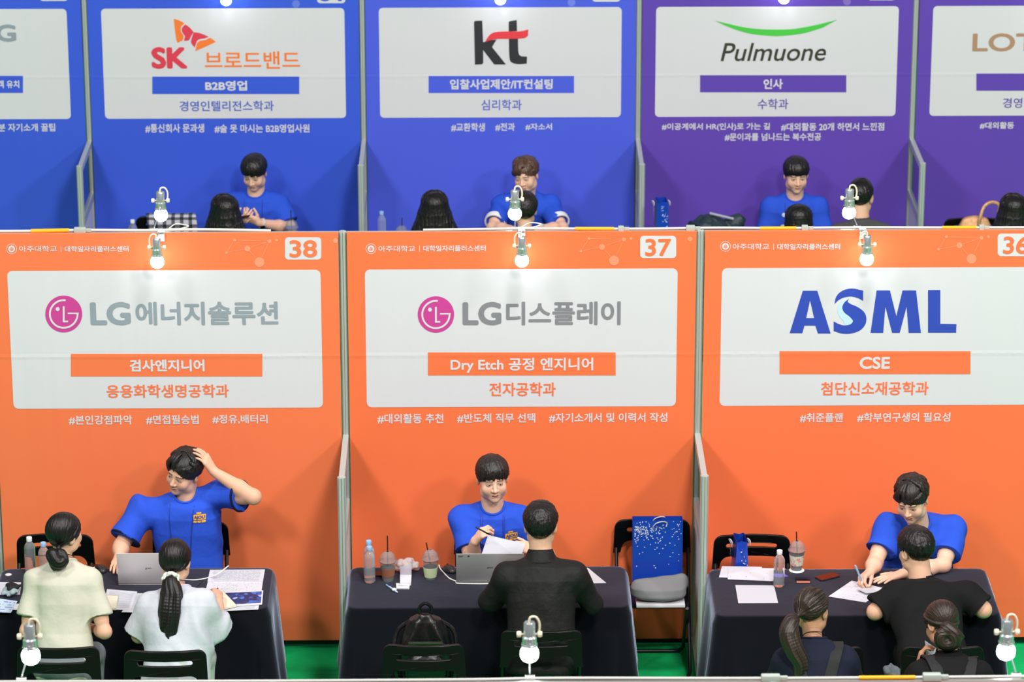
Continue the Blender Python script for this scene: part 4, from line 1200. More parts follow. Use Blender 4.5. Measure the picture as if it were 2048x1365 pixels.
def lanyard(p, us, vtop, vbot, rgb, r=0.0028, name='lanyard', ub=None):
    m = mat('cord %d %d %d' % rgb, rgb, 0.6)
    for i, u in enumerate(us):
        pts = []
        for t in np.linspace(0, 1, 16):
            uu = u + ((ub[i] if ub else u) - u) * t; vv = vtop + (vbot - vtop) * t
            o = p['hip'] + p['r'] * uu + p['up'] * vv + p['f'] * 0.4
            hit = p['bvh'].ray_cast(Vector(o), Vector(-p['f']), 0.6)
            if hit[0] is not None: pts.append(np.array(hit[0]) + p['f'] * 0.002 - p['base'])
        if len(pts) > 3: MB().tube(pts, r, 6).build(name, m, p['P'])
def neck_cord(p, rgb, r=0.0025, drop=0.0):
    pts = []
    for t in np.linspace(R(10), R(170), 14):
        a1 = p['r']; c = p['cpos'] - p['f'] * 0.012 + p['up'] * (0.028 - drop)
        pts.append(c + (a1 * math.cos(t) * 0.062 - p['f'] * math.sin(t) * 0.060) + p['up'] * 0.022 * math.sin(t) - p['base'])
    MB().tube(pts, r, 6).build('neck_cord', mat('cord %d %d %d' % rgb, rgb, 0.6), p['P'])
def watch(p, nm, rgb, band, face=(12, 12, 14), t=0.93):
    E, W_ = p['AR'][nm]['E'], p['AR'][nm]['W']; c = E + (W_ - E) * t; d = unit(W_ - E)
    n = -unit(np.array(p['AR'][nm]['hand']['n'], float)); n = unit(n - d * (n @ d)); s = np.cross(d, n)
    ring = [c + (n * math.cos(a) * 0.031 + s * math.sin(a) * 0.033) for a in np.linspace(0, 2 * math.pi, 25)[:-1]]
    m = MB()
    for o in (-0.006, 0.0, 0.006): m.tube([q + d * o - p['base'] for q in ring], 0.0042, 6, closed=True)
    b_ = m.build('watch_band', mat('band %d %d %d' % band, band, 0.5), p['P'])
    q = c + n * 0.034 - p['base']
    mt = Matrix(((d[0], s[0], n[0]), (d[1], s[1], n[1]), (d[2], s[2], n[2])))
    MB().lathe([(0.004, -0.004), (0.019, -0.004), (0.020, 0.002), (0.017, 0.005), (0.003, 0.0055)], q, 20, mt).build('watch_face', mat('watch %d %d %d' % face, face, 0.25), b_)
# ------------------------------------------------------------------ tables under dark cloths
M_NAVY = mat('navy table cloth', (9, 9, 17), 0.9, spec=0.12, sheen=0.72, bump=((30, 30, 30), 0.12, 0.004, 2))
M_NAVY.node_tree.nodes['Principled BSDF'].inputs['Sheen Tint'].default_value = (0.66, 0.72, 1, 1)
M_NAVY.node_tree.nodes['Principled BSDF'].inputs['Sheen Roughness'].default_value = 0.4
def tablecloth(cx, y0, y1, w, label, seed=0):
    rs = np.random.RandomState(seed)
    hw = w / 2; r = 0.055; loop = []
    def arc(ccx, ccy, a0):
        for k in range(9):
            a = R(a0 + 90 * k / 8); loop.append((ccx + r * math.cos(a), ccy + r * math.sin(a), math.cos(a), math.sin(a), math.sin(math.pi * k / 8)))
    def side(p, q, nx, ny):
        L_ = math.hypot(q[0] - p[0], q[1] - p[1]); n = max(4, int(L_ / 0.022))
        for k in range(1, n):
            t = k / n; e = min(t, 1 - t) * L_; loop.append((p[0] + (q[0] - p[0]) * t, p[1] + (q[1] - p[1]) * t, nx, ny, 0.45 * max(0, 1 - e / 0.22)))
    X0, X1, Y0, Y1 = cx - hw, cx + hw, y0, y1
    arc(X1 - r, Y1 - r, 0); side((X1 - r, Y1), (X0 + r, Y1), 0, 1)
    arc(X0 + r, Y1 - r, 90); side((X0, Y1 - r), (X0, Y0 + r), -1, 0)
    arc(X0 + r, Y0 + r, 180); side((X0 + r, Y0), (X1 - r, Y0), 0, -1)
    arc(X1 - r, Y0 + r, 270); side((X1, Y0 + r), (X1, Y1 - r), 1, 0)
    lp = np.array(loop); n = len(lp)
    sarc = np.concatenate([[0], np.cumsum(np.hypot(*(np.diff(lp[:, :2], axis=0).T)))])
    per = sarc[-1] + 0.02
    def wave(s):
        v = 0
        for f_, a_ in ((7, 0.5), (11, 0.7), (17, 0.6), (26, 0.4)):
            v = v + a_ * np.sin(2 * np.pi * f_ * s / per + rs.rand() * 6.28)
        return v
    wv = wave(sarc)
    V = []; rows = [(-0.030, 0.0), (-0.012, -0.0006), (-0.004, -0.003), (0.0, -0.010)]
    for ins, dz in rows:
        V.append(np.stack([lp[:, 0] + lp[:, 2] * ins, lp[:, 1] + lp[:, 3] * ins, np.full(n, TOP + dz)], 1))
    for t in (0.06, 0.14, 0.25, 0.38, 0.52, 0.68, 0.84, 1.0):
        dep = np.clip((lp[:, 1] - y0) / (y1 - y0), 0, 1)
        hem = np.where(lp[:, 3] > 0.05, 0.22 + 0.40 * np.clip(lp[:, 3] * 1.4 - 0.3, 0, 1), 0.025 + 0.195 * dep ** 1.5)
        z = TOP - 0.010 - t * (TOP - 0.010 - hem)
        te = t * (TOP - hem) / TOP
        o = np.maximum(0.012 + te * (0.035 + 0.085 * lp[:, 4]) + 0.016 * te ** 0.8 * wv, 0.004)
        o = np.where(lp[:, 3] > 0.05, np.minimum(o, 0.014), o)
        V.append(np.stack([lp[:, 0] + lp[:, 2] * o, lp[:, 1] + lp[:, 3] * o, np.full(n, z)], 1))
    m = len(V); V = np.concatenate(V); V[:, 2] = np.maximum(V[:, 2], 0.012)
    bm = bmesh.new(); vs = [bm.verts.new(v - np.array((cx, (y0 + y1) / 2, 0))) for v in V]
    for i in range(m - 1):
        for k in range(n):
            bm.faces.new((vs[i * n + k], vs[(i + 1) * n + k], vs[(i + 1) * n + (k + 1) % n], vs[i * n + (k + 1) % n]))
    bm.faces.new(vs[:n])
    bmesh.ops.recalc_face_normals(bm, faces=bm.faces)
    me = bpy.data.meshes.new('tablecloth'); bm.to_mesh(me); bm.free()
    for p in me.polygons: p.use_smooth = True
    return tag(link('tablecloth', me, M_NAVY, None, (cx, (y0 + y1) / 2, 0)), label, 'tablecloth')
tablecloth(-2.155, -1.155, -0.545, 1.52, 'dark navy table cloth in the booth numbered 38, strewn with printed papers', 1)
tablecloth(-0.195, -1.155, -0.545, 1.54, 'dark navy table cloth in the booth numbered 37, under cups and grey laptop', 2)
tablecloth(1.81, -1.285, -0.60, 1.55, 'dark navy table cloth in the booth numbered 36, under a phone and sheets', 3)
tablecloth(-2.08, ROW2 - 1.155, ROW2 - 0.545, 1.54, 'dark table cloth behind the wall, before the man with the phone', 4)
tablecloth(-0.08, ROW2 - 1.155, ROW2 - 0.545, 1.54, 'dark table cloth behind the wall, under the crossed arms', 5)
tablecloth(1.92, ROW2 - 1.155, ROW2 - 0.545, 1.54, 'dark table cloth behind the wall, before the man with badges', 6)

# ------------------------------------------------------------------ folding chairs
def make_chair(loc, rz, label):
    e = empty('folding_chair', loc, label, 'chair', rz, 'black folding chairs')
    Z = 0.82; W2 = 0.2125
    out = []
    for k in range(7): a = R(90 - 90 * k / 6); out.append((W2 - 0.045 + 0.045 * math.cos(a), Z - 0.045 + 0.045 * math.sin(a)))
    out += [(W2 + 0.006, Z - 0.20), (W2 - 0.030, Z - 0.20)]
    for k in range(7): a = R(0 + 90 * k / 6); out.append((W2 - 0.085 + 0.052 * math.cos(a), Z - 0.185 + 0.055 * math.sin(a)))
    out += [(-x, z) for x, z in out[::-1]]
    slot = rrect(-0.148, Z - 0.080, 0.148, Z - 0.047, 0.0160, 6)
    me = curve_mesh('backrest', [out, slot], 0.0055, 0.0035)
    bm = bmesh.new(); bm.from_mesh(me); bmesh.ops.triangulate(bm, faces=[f for f in bm.faces if len(f.verts) > 4]); 
    bmesh.ops.subdivide_edges(bm, edges=[q for q in bm.edges if q.calc_length() > 0.08], cuts=3); bm.to_mesh(me); bm.free()
    a = mesh_co(me); b_ = np.empty_like(a)
    b_[:, 0] = a[:, 0]; b_[:, 2] = a[:, 1]; b_[:, 1] = -0.225 - a[:, 2] - 0.035 * (1 - (a[:, 0] / W2) ** 2) - (a[:, 1] - Z) * -0.12 - 0.0
    set_co(me, b_); link('backrest', me, M_BLACKP, e)
    MB().prism(rrect(-0.195, -0.17, 0.195, 0.145, 0.05), 0.435, 0.455).build('seat', M_BLACKP, e)
    for s in (-1, 1):
        pass
    fr = [(-0.205, -0.215, 0.66), (-0.205, -0.10, 0.44), (-0.205, 0.10, 0.16), (-0.205, 0.165, 0.05), (-0.185, 0.176, 0.014), (-0.15, 0.178, 0.012), (0.15, 0.178, 0.012), (0.185, 0.176, 0.014), (0.205, 0.165, 0.05), (0.205, 0.10, 0.16), (0.205, -0.10, 0.44), (0.205, -0.215, 0.66)]
    MB().tube(fr, 0.0105, 10).build('front_frame', M_BLACK, e)
    rf = [(-0.185, 0.13, 0.43), (-0.185, -0.02, 0.26), (-0.185, -0.195, 0.05), (-0.165, -0.222, 0.014), (-0.13, -0.224, 0.012), (0.13, -0.224, 0.012), (0.165, -0.222, 0.014), (0.185, -0.195, 0.05), (0.185, -0.02, 0.26), (0.185, 0.13, 0.43)]
    MB().tube(rf, 0.0105, 10).build('rear_frame', M_BLACK, e)
    for s in (-1, 1):
        MB().lathe([(0.001, -0.003), (0.005, -0.002), (0.005, 0.002), (0.001, 0.003)], (s * 0.200, -0.250, 0.655), 10, Matrix.Rotation(R(90), 3, 'X')).build('rivet', M_CHROME, e)
    return e
chair0 = make_chair((0.085, -1.44, 0), 0, 'black folding chair with the black shirt man sitting on it')
for x, y, rz, lb in ((-0.535, -1.62, 0, 'black folding chair holding the black backpack'),
                     (-2.455, -1.63, 0, 'black folding chair under the cream tee woman'),
                     (-1.890, -1.68, 0, 'black folding chair under the white tee woman with the scrunchie'),
                     (1.56, -1.68, 0, 'black folding chair between the navy tee woman and the table, its top edge showing'),
                     (2.19, -1.68, 0, 'black folding chair under the man with forearms on the table'),
                     (0.745, -0.335, 180, 'black folding chair carrying the blue dotted shopping bag and grey cloth'),
                     (-2.645, -0.53, 180, 'black folding chair behind the two water bottles at the left'),
                     (1.297, -0.585, 180, 'black folding chair behind the narrow blue gift bag'),
                     (at(374, 992, -0.27)[0], -0.345, 180, 'black folding chair under the man scratching his head'),
                     (at(985, 958, -0.40)[0], -0.345, 180, 'black folding chair under the man with the pen and sheet'),
                     (at(1838, 1042, -0.5)[0] + 0.03, -0.345, 180, 'black folding chair under the man writing on the sheet'),
                     (atz(330, 434, 0.83)[0], atz(330, 434, 0.83)[1] - 0.20, 180, 'black folding chair with the checked shirt over its back'),
                     (atz(1948, 437, 0.83)[0], atz(1948, 437, 0.83)[1] - 0.22, 180, 'black folding chair with the tan shiny bag on it')):
    dup(chair0, (x, y, 0), R(rz), lb)

# ------------------------------------------------------------------ printed sheets and books
def print_mat(name, paper, ink, rows, dens=0.5, margin=0.07, cols=34.0):
    if name in MATS: return MATS[name]
    m = mat(name, paper, 0.7, spec=0.3); nt = m.node_tree; b = nt.nodes['Principled BSDF']
    uv = nt.nodes.new('ShaderNodeUVMap'); sp = nt.nodes.new('ShaderNodeSeparateXYZ'); nt.links.new(uv.outputs[0], sp.inputs[0])
    def mth(op, a, bb=None):
        q = nt.nodes.new('ShaderNodeMath'); q.operation = op
        for i, v in enumerate((a, bb)):
            if v is None: continue
            if isinstance(v, (int, float)): q.inputs[i].default_value = v
            else: nt.links.new(v, q.inputs[i])
        return q.outputs[0]
    vr = mth('MULTIPLY', sp.outputs['Y'], rows); line = mth('LESS_THAN', mth('FRACT', vr), 0.42)
    cb = nt.nodes.new('ShaderNodeCombineXYZ'); nt.links.new(mth('MULTIPLY', sp.outputs['X'], cols), cb.inputs[0]); nt.links.new(mth('MULTIPLY', mth('FLOOR', vr), 7.3), cb.inputs[1])
    nz = nt.nodes.new('ShaderNodeTexNoise'); nz.inputs['Scale'].default_value = 1.0; nz.inputs['Detail'].default_value = 3; nt.links.new(cb.outputs[0], nz.inputs['Vector'])
    mk = mth('GREATER_THAN', nz.outputs['Fac'], 1 - dens)
    e = mth('MULTIPLY', mth('GREATER_THAN', sp.outputs['X'], margin), mth('LESS_THAN', sp.outputs['X'], 1 - margin))
    e = mth('MULTIPLY', e, mth('MULTIPLY', mth('GREATER_THAN', sp.outputs['Y'], margin), mth('LESS_THAN', sp.outputs['Y'], 1 - margin)))
    mk = mth('MULTIPLY', mth('MULTIPLY', mk, line), mth('MULTIPLY', e, 0.62))
    mx = nt.nodes.new('ShaderNodeMix'); mx.data_type = 'RGBA'; nt.links.new(mk, mx.inputs[0])
    mx.inputs[6].default_value = (*lin(paper), 1); mx.inputs[7].default_value = (*lin(ink), 1)
    nt.links.new(mx.outputs[2], b.inputs['Base Color'])
    return m
def sheet(name, label, cat, q, z, m, thick=0.0012, group=None, parent=None, base=None):
    """flat sheet whose four corners (far-left, far-right, near-right, near-left) lie at these picture points on the table"""
    P = [atz(x, y, z) for x, y in q]
    c = sum(P) / 4; c = np.array((c[0], c[1], z)) if base is None else base
    bm = bmesh.new()
    top = [bm.verts.new(Vector(p - c)) for p in P]; bot = [bm.verts.new(Vector(p - c - np.array((0, 0, thick)))) for p in P]
    f = bm.faces.new(top[::-1]); uvl = bm.loops.layers.uv.new('UVMap')
    bm.faces.new(bot)
    for k in range(4): bm.faces.new((top[k], top[(k + 1) % 4], bot[(k + 1) % 4], bot[k]))
    for lp in f.loops:
        lp[uvl].uv = {0: (0, 1), 1: (1, 1), 2: (1, 0), 3: (0, 0)}[top.index(lp.vert)]
    bmesh.ops.recalc_face_normals(bm, faces=bm.faces)
    me = bpy.data.meshes.new(name); bm.to_mesh(me); bm.free()
    o = link(name, me, m, parent, c if parent is None else None)
    if parent is None: tag(o, label, cat, group)
    return o
PR1 = print_mat('dense print', (208, 210, 218), (90, 96, 124), 26, 0.55)
PR2 = print_mat('sparse print', (210, 210, 218), (100, 102, 124), 14, 0.42)
PR3 = print_mat('lined print', (210, 211, 218), (130, 136, 160), 18, 0.72, 0.1, 10)
PR4 = print_mat('stub print', (212, 210, 219), (80, 80, 100), 9, 0.36, 0.12, 12)
Z0 = TOP + 0.0016
sheet('paper', 'printed sheet lying farthest on the right of the papers in booth 38', 'paper', [(420, 1140.3), (530, 1139.6), (525.7, 1164), (414.8, 1164)], Z0 + 0.003, PR1)
sheet('paper', 'printed sheet with a row of small figures, below the farthest sheet', 'paper', [(416.3, 1162), (526, 1162.4), (522.9, 1184), (409.4, 1188)], Z0 + 0.0012, PR2)
sheet('paper', 'white sheets lying under the dark blue brochure', 'paper', [(440, 1203), (519, 1206), (516.5, 1219.5), (437, 1223)], Z0 + 0.0012, PR3, 0.0012)
br = sheet('brochure', 'white edged brochure with a dark blue picture page', 'brochure', [(446, 1184.6), (526.6, 1181.5), (524.2, 1209.6), (450, 1214.2)], Z0 + 0.0055, M_CARD, 0.002)
bb = np.array(br.location)
bpm = mat('brochure picture', (34, 46, 92), 0.4); nt = bpm.node_tree; vb = nt.nodes.new('ShaderNodeTexVoronoi'); vb.inputs['Scale'].default_value = 38; gg = nt.nodes.new('ShaderNodeNewGeometry'); rp = nt.nodes.new('ShaderNodeValToRGB')
for el, (ps, c_) in zip([rp.color_ramp.elements[0], rp.color_ramp.elements[1], rp.color_ramp.elements.new(0.55), rp.color_ramp.elements.new(0.8)], ((0.0, (30, 38, 70)), (1.0, (210, 220, 240)), (0.55, (40, 60, 120)), (0.8, (70, 120, 210)))):
    el.position = ps; el.color = (*lin(c_), 1)
nt.links.new(gg.outputs['Position'], vb.inputs['Vector']); nt.links.new(vb.outputs['Color'], rp.inputs[0]); nt.links.new(rp.outputs[0], nt.nodes['Principled BSDF'].inputs['Base Color'])
sheet('picture', '', '', [(449.5, 1186.5), (523.6, 1183.6), (521.6, 1206.2), (453, 1210.4)], Z0 + 0.0062, bpm, 0.0004, parent=br, base=bb)
M_CREAMP = mat('cream pages', (232, 226, 204), 0.7); M_BROWN = mat('brown cover', (150, 110, 80), 0.6)
def notebook(label, q, z, th=0.011):
    o = sheet('notebook', label, 'notebook', q, z + th, M_CREAMP, th)
    c = np.array(o.location); mid = np.mean(np.array(q), 0)
    q2 = [tuple(mid + (np.array(p) - mid) * 1.03) for p in q]
    sheet('cover', '', '', q2, z + 0.0012, M_BROWN, 0.0014, parent=o, base=c)
notebook('open cream notebook under the hand of the white tee woman', [(418, 1187), (447.3, 1184), (472.5, 1210.7), (436.5, 1219)], Z0 + 0.006)
sheet('paper', 'small white slip behind the shoulder of the white tee woman', 'paper', [(385.6, 1181.3), (408, 1181.3), (406, 1191), (384, 1191)], Z0, M_PAPER)
sheet('paper', 'printed sheet right beside the arm of the cream tee woman', 'paper', [(214, 1179), (274.7, 1183.9), (262, 1221), (206, 1219)], Z0 + 0.0012, PR3)
sheet('paper', 'printed sheet at the table edge between the two seated women', 'paper', [(272, 1187), (303, 1188), (301, 1226), (243, 1225)], Z0, PR3)
notebook('closed cream notebook half hidden by the sleeve of the cream tee woman', [(208, 1191), (236, 1192), (232.4, 1217.6), (202, 1217)], Z0 + 0.003)
sheet('paper', 'printed sheet at the left edge, behind the crumpled face masks', 'paper', [(-30, 1165), (42, 1165.5), (40, 1190), (-30, 1190)], Z0, PR3)
sheet('flyer', 'flyer with blue print at the left edge of the picture', 'flyer', [(-30, 1194), (35, 1203), (22, 1226), (-30, 1224)], Z0 + 0.002, print_mat('blue flyer', (196, 214, 232), (40, 90, 180), 5, 0.5, 0.05, 6))
sheet('flyer', 'white card with blue lines beside the elbow of the cream tee woman', 'flyer', [(32, 1208), (56, 1209), (54, 1222), (26, 1220)], Z0 + 0.0045, print_mat('card flyer', (232, 232, 238), (40, 80, 170), 5, 0.45, 0.06, 6))
sheet('paper', 'white sheet with its corner showing right of the black shirt man', 'paper', [(1126, 1140), (1176, 1136.5), (1212.5, 1166.5), (1150, 1168)], Z0, M_PAPER)
sheet('paper', 'printed form lower in the stack by the table corner in booth 36', 'paper', [(1444, 1133), (1524, 1134.4), (1519, 1159), (1438, 1155)], Z0, PR4)
sheet('paper', 'printed form on top of the stack, running behind the water bottle', 'paper', [(1457, 1136), (1549, 1137.3), (1547, 1162.8), (1455.3, 1159)], Z0 + 0.004, PR4, 0.002)
sheet('paper', 'purple leaflet corner peeking out behind the water bottle', 'leaflet', [(1548, 1147), (1566, 1147), (1577, 1153.5), (1556, 1154.5)], Z0, mat('purple leaflet', (110, 92, 200), 0.6))
sheet('paper', 'blank white sheet nearest the table edge, left of the bottle', 'paper', [(1470.6, 1170.8), (1548, 1171.5), (1556.3, 1206.6), (1476.6, 1207)], Z0, M_PAPER)
sheet('paper', 'sheet being written on by the leaning man', 'paper', [(1657, 1193.5), (1703.5, 1162), (1772, 1178), (1731.5, 1205.5)], Z0, print_mat('pale form', (212, 211, 220), (178, 178, 198), 12, 0.42, 0.08, 20))
fl = MB(); a_, b_, c_ = atz(1713, 1183, Z0 + 0.002), atz(1733, 1191.6, Z0 + 0.0025), atz(1758, 1185, Z0 + 0.002); d_ = atz(1738, 1176, Z0 + 0.002)
cc = (a_ + b_ + c_ + d_) / 4
for up_ in (0.0, 0.0012):
    fl.quad(*[Vector(p - cc + np.array((0, 0, up_ + k))) for p, k in ((a_, 0.012), (b_, 0.010), (c_, 0.0), (d_, 0.0))])
fo = tag(fl.build('folded_slip', M_PAPER, None, cc), 'small folded slip lying on the sheet being written on', 'paper')

# ------------------------------------------------------------------ laptops
def laptop(label, pl, w, d, rgb, tilt, brand_rel, dark=False, sticker=False):
    """pl: world point of the lid's lower left corner as the camera sees it; the keyboard lies on the far side"""
    e = empty('laptop', (pl[0] + w / 2, pl[1], TOP + 0.002), label, 'laptop')
    m = mat('laptop shell %d' % rgb[0], rgb, 0.42, 0.25)
    MB().box((-w / 2, 0.0, 0.0), (w / 2, d, 0.014), 0.004).build('base', m, e)
    lid = MB().box((-w / 2, -0.003, 0.0), (w / 2, 0.003, d), 0.0025)
    o = lid.build('lid', m, e); o.location = (0, -0.003, 0.012); o.rotation_euler = (R(tilt), 0, 0)
    scn = MB().box((-w / 2 + 0.008, 0.0028, 0.012), (w / 2 - 0.008, 0.0036, d - 0.008)).build('screen', mat('dark screen', (16, 18, 24), 0.2), o, smooth=False)
    kb = MB().box((-w / 2 + 0.02, 0.02, 0.0135), (w / 2 - 0.02, 0.13, 0.0146)).build('keyboard', mat('keys', (60, 60, 64), 0.6), e, smooth=False)
    me = text_mesh('gram', 0.012); a = mesh_co(me); lo_, hi_ = a.min(0), a.max(0); b_ = np.empty_like(a)
    s_ = 0.034 / (hi_[0] - lo_[0]); b_[:, 0] = (a[:, 0] - lo_[0]) * s_ - 0.017 + brand_rel * w; b_[:, 2] = d * 0.47 + (a[:, 1] - lo_[1]) * s_; b_[:, 1] = -0.0034
    set_co(me, b_); link('lettering', me, mat('laptop mark', (70, 70, 74), 0.4), o)
    if sticker:
        MB().box((-w / 2 + 0.064, -0.0036, d - 0.018), (-w / 2 + 0.074, -0.0030, d - 0.010)).build('sticker', mat('sticker dark', (40, 40, 46), 0.5), o, smooth=False)
        for k in range(3):
            MB().box((-w / 2 + 0.012, -0.0036, d - 0.012 - k * 0.004), (-w / 2 + 0.040 - 0.004 * (k == 2), -0.0030, d - 0.010 - k * 0.004)).build('small_print', mat('print grey', (86, 86, 88), 0.5), o, smooth=False)
    return e
laptop('silver laptop in front of the man scratching his head', atz(237, 1168.5, TOP + 0.01), 0.356, 0.205, (222, 218, 222), 14, -0.02)
laptop('dark grey laptop in front of the man with the pen and sheet', atz(912.5, 1165, TOP + 0.01), 0.375, 0.190, (176, 176, 178), 14, 0.0, sticker=True)

# ------------------------------------------------------------------ bottles and cups
M_PET = mat('clear bottle', (244, 247, 252), 0.03, spec=1.0, trans=0.82, ior=1.12)
M_CLEAR = mat('clear cup', (246, 248, 250), 0.05, spec=1.0, trans=0.82, ior=1.08)
def water_bottle(x, y, z, label, capc, h=0.215):
    e = empty('water_bottle', (x, y, z), label, 'bottle', group='water bottles on the tables')
    k = h / 0.215; prof = [(0.004, 0.004), (0.024, 0.0), (0.030, 0.006)]
    for i in range(14):
        z_ = 0.012 + i * 0.0095; prof += [(0.0312, z_), (0.0298 if i % 2 else 0.0304, z_ + 0.0048)]
    prof += [(0.0315, 0.146), (0.030, 0.156), (0.025, 0.170), (0.018, 0.181), (0.0135, 0.187), (0.0135, 0.194), (0.004, 0.1945)]
    MB().lathe([(r_, z_ * k) for r_, z_ in prof], seg=28).build('bottle_body', M_PET, e)
    MB().lathe([(0.004, 0.191), (0.0152, 0.1905), (0.0158, 0.193), (0.0158, 0.211), (0.0145, 0.214), (0.004, 0.215)], (0, 0, (k - 1) * 0.19), 24).build('cap', mat('cap %d %d %d' % capc, capc, 0.45), e)
    return e
BC, WCp = (150, 190, 236), (234, 236, 240)
p = atz(61.5, 1146, TOP); water_bottle(p[0], p[1], TOP, 'water bottle with a white cap at the left of booth 38', WCp)
p = atz(88, 1150, TOP); water_bottle(p[0] + 0.01, -0.69, TOP, 'water bottle with a blue cap close to the head of the cream tee woman', BC)
p = atz(739.5, 1167, TOP); water_bottle(p[0], p[1] + 0.015, TOP, 'front one of the two blue capped water bottles by the coffee cup', BC)
water_bottle(p[0] - 0.006, p[1] + 0.10, TOP, 'rear one of the two blue capped water bottles by the coffee cup', BC)
p = atz(1558, 1175, TOP); water_bottle(p[0], p[1] + 0.015, TOP, 'water bottle with a white cap beside the blank sheet in booth 36', WCp)
p = atz(265, 441, TOP + 0.21); water_bottle(p[0], p[1], TOP, 'back row water bottle showing its white cap beside the checked shirt', WCp)
p = atz(763, 422, TOP + 0.235); water_bottle(p[0], p[1], TOP, 'back row water bottle with a blue cap beside the long haired visitor', BC, 0.235)

def iced_cup(x, y, z, label, sleeve, liquid, lv, straw, slv=(0.035, 0.092), stop=None, h=0.112, rt=0.045, rb=0.031, patt=None):
    e = empty('iced_drink_cup', (x, y, z), label, 'cup', group='clear takeaway cups')
    rr = lambda zz: rb + (rt - rb) * zz / h
    MB().lathe([(0.003, 0.0), (rb, 0.0), (rr(h * 0.5), h * 0.5), (rt, h), (rt + 0.0025, h + 0.001), (rt + 0.0025, h + 0.004), (rt - 0.001, h + 0.003), (rr(h * 0.5) - 0.0012, h * 0.5), (rb - 0.0012, 0.002), (0.003, 0.002)], seg=32).build('cup', M_CLEAR, e)
    if liquid: MB().lathe([(0.003, 0.003), (rb - 0.002, 0.003), (rr(lv) - 0.002, lv), (0.003, lv)], seg=28).build('drink', mat('drink %d %d %d' % liquid, liquid, 0.15, spec=0.5), e)
    if sleeve:
        a, b_ = slv
        MB().lathe([(rr(a) - 0.0005, a), (rr(a) + 0.0012, a), (rr(b_) + 0.0012, b_), (rr(b_) - 0.0005, b_)], seg=32).build('sleeve', patt or mat('sleeve %d %d %d' % sleeve, sleeve, 0.75), e)
    dm = [(rt + 0.004, h + 0.001), (rt + 0.005, h + 0.006), (rt + 0.001, h + 0.012)] + [((rt - 0.001) * math.cos(R(t)), h + 0.012 + 0.048 * math.sin(R(t))) for t in (10, 25, 40, 55, 68, 78)] + [(0.010, h + 0.060)]
    inner = [(r_ - 0.0012, z_ - 0.001) for r_, z_ in dm[::-1]]
    MB().lathe(dm + inner, seg=32).build('dome_lid', M_CLEAR, e)
    MB().tube(straw, 0.0038, 10).build('straw', mat('dark straw', (58, 36, 24), 0.5), e)
    return e
p = atz(776, 1161, TOP); iced_cup(p[0], p[1], TOP, 'iced coffee cup with a brown sleeve and tall dark straw', (146, 92, 70), (206, 142, 60), 0.034, [(0.0, 0.0, 0.01), (0.0, 0.0, 0.265)], (0.028, 0.078))
sg = mat('sleeve green', (206, 222, 176), 0.75)
p = atz(861, 1157, TOP); iced_cup(p[0], p[1], TOP, 'iced drink cup with a pale green sleeve and slanted straw', (206, 222, 176), (196, 110, 40), 0.014, [(0.014, 0.0, 0.012), (-0.022, 0.0, 0.212)], (0.012, 0.070), patt=sg)
sp_ = mat('sleeve cream', (226, 222, 196), 0.75); nt = sp_.node_tree; gg = nt.nodes.new('ShaderNodeNewGeometry'); nz = nt.nodes.new('ShaderNodeTexNoise'); nz.inputs['Scale'].default_value = 55; rp = nt.nodes.new('ShaderNodeValToRGB')
rp.color_ramp.elements[0].position = 0.52; rp.color_ramp.elements[0].color = (*lin((226, 222, 196)), 1); rp.color_ramp.elements[1].position = 0.6; rp.color_ramp.elements[1].color = (*lin((226, 150, 150)), 1)
nt.links.new(gg.outputs['Position'], nz.inputs['Vector']); nt.links.new(nz.outputs['Fac'], rp.inputs[0]); nt.links.new(rp.outputs[0], nt.nodes['Principled BSDF'].inputs['Base Color'])
p = atz(1593, 1139, TOP + 0.004); iced_cup(p[0], p[1], TOP + 0.004, 'iced drink cup with a cream and pink sleeve in booth 36', (226, 222, 196), (206, 196, 186), 0.05, [(0.006, 0.0, 0.012), (-0.006, 0.0, 0.225)], (0.030, 0.090), patt=sp_)
MB().lathe([(0.003, 0), (0.042, 0), (0.043, 0.002), (0.042, 0.0035), (0.003, 0.0035)], seg=28).build('coaster', M_WHITEP, None, (p[0], p[1] - 0.012, TOP + 0.0003))
tag(bpy.data.objects['coaster'], 'round white coaster under the cream sleeved cup', 'coaster')
p = atz(583, 440, TOP + 0.172); iced_cup(p[0], p[1], TOP, 'back row iced drink cup beside the man with the phone', None, (150, 110, 80), 0.05, [(0.0, 0, 0.02), (-0.004, 0, 0.245)])
p = atz(803, 451, TOP + 0.172); iced_cup(p[0], p[1], TOP, 'back row iced drink cup beside the blue capped bottle', None, (150, 110, 80), 0.05, [(0.0, 0, 0.02), (0.004, 0, 0.23)])

# ------------------------------------------------------------------ mice, phones, pens, cards
def mouse(px, py, rz, label):
    p = atz(px, py, TOP); e = empty('computer_mouse', (p[0], p[1], TOP), label, 'mouse', rz)
    g = SDF((-0.06, -0.08, -0.01), (0.06, 0.08, 0.06), 0.003); g.ell((0, 0, 0.008), np.eye(3), (0.031, 0.052, 0.026), 0.004); sl = g.win((-1, -1, -1), (1, 1, 1)); x, y, z = g.xyz(sl); g.f = np.maximum(g.f, (0.001 - z) + 0 * x + 0 * y)
    v_, f_ = g.nets(); link('mouse_body', fast_mesh('mouse_body', v_, f_), mat('mouse grey', (44, 44, 46), 0.3), e)
    MB().lathe([(0.002, -0.003), (0.007, -0.003), (0.007, 0.003), (0.002, 0.003)], (0, 0.022, 0.031), 14, Matrix.Rotation(R(90), 3, 'Y')).build('scroll_wheel', M_BLACK, e)
    return e
mouse(899, 1143, R(30), 'dark mouse left of the grey laptop in booth 37')
mouse(203, 1142, R(200), 'black mouse beside the silver laptop in booth 38')
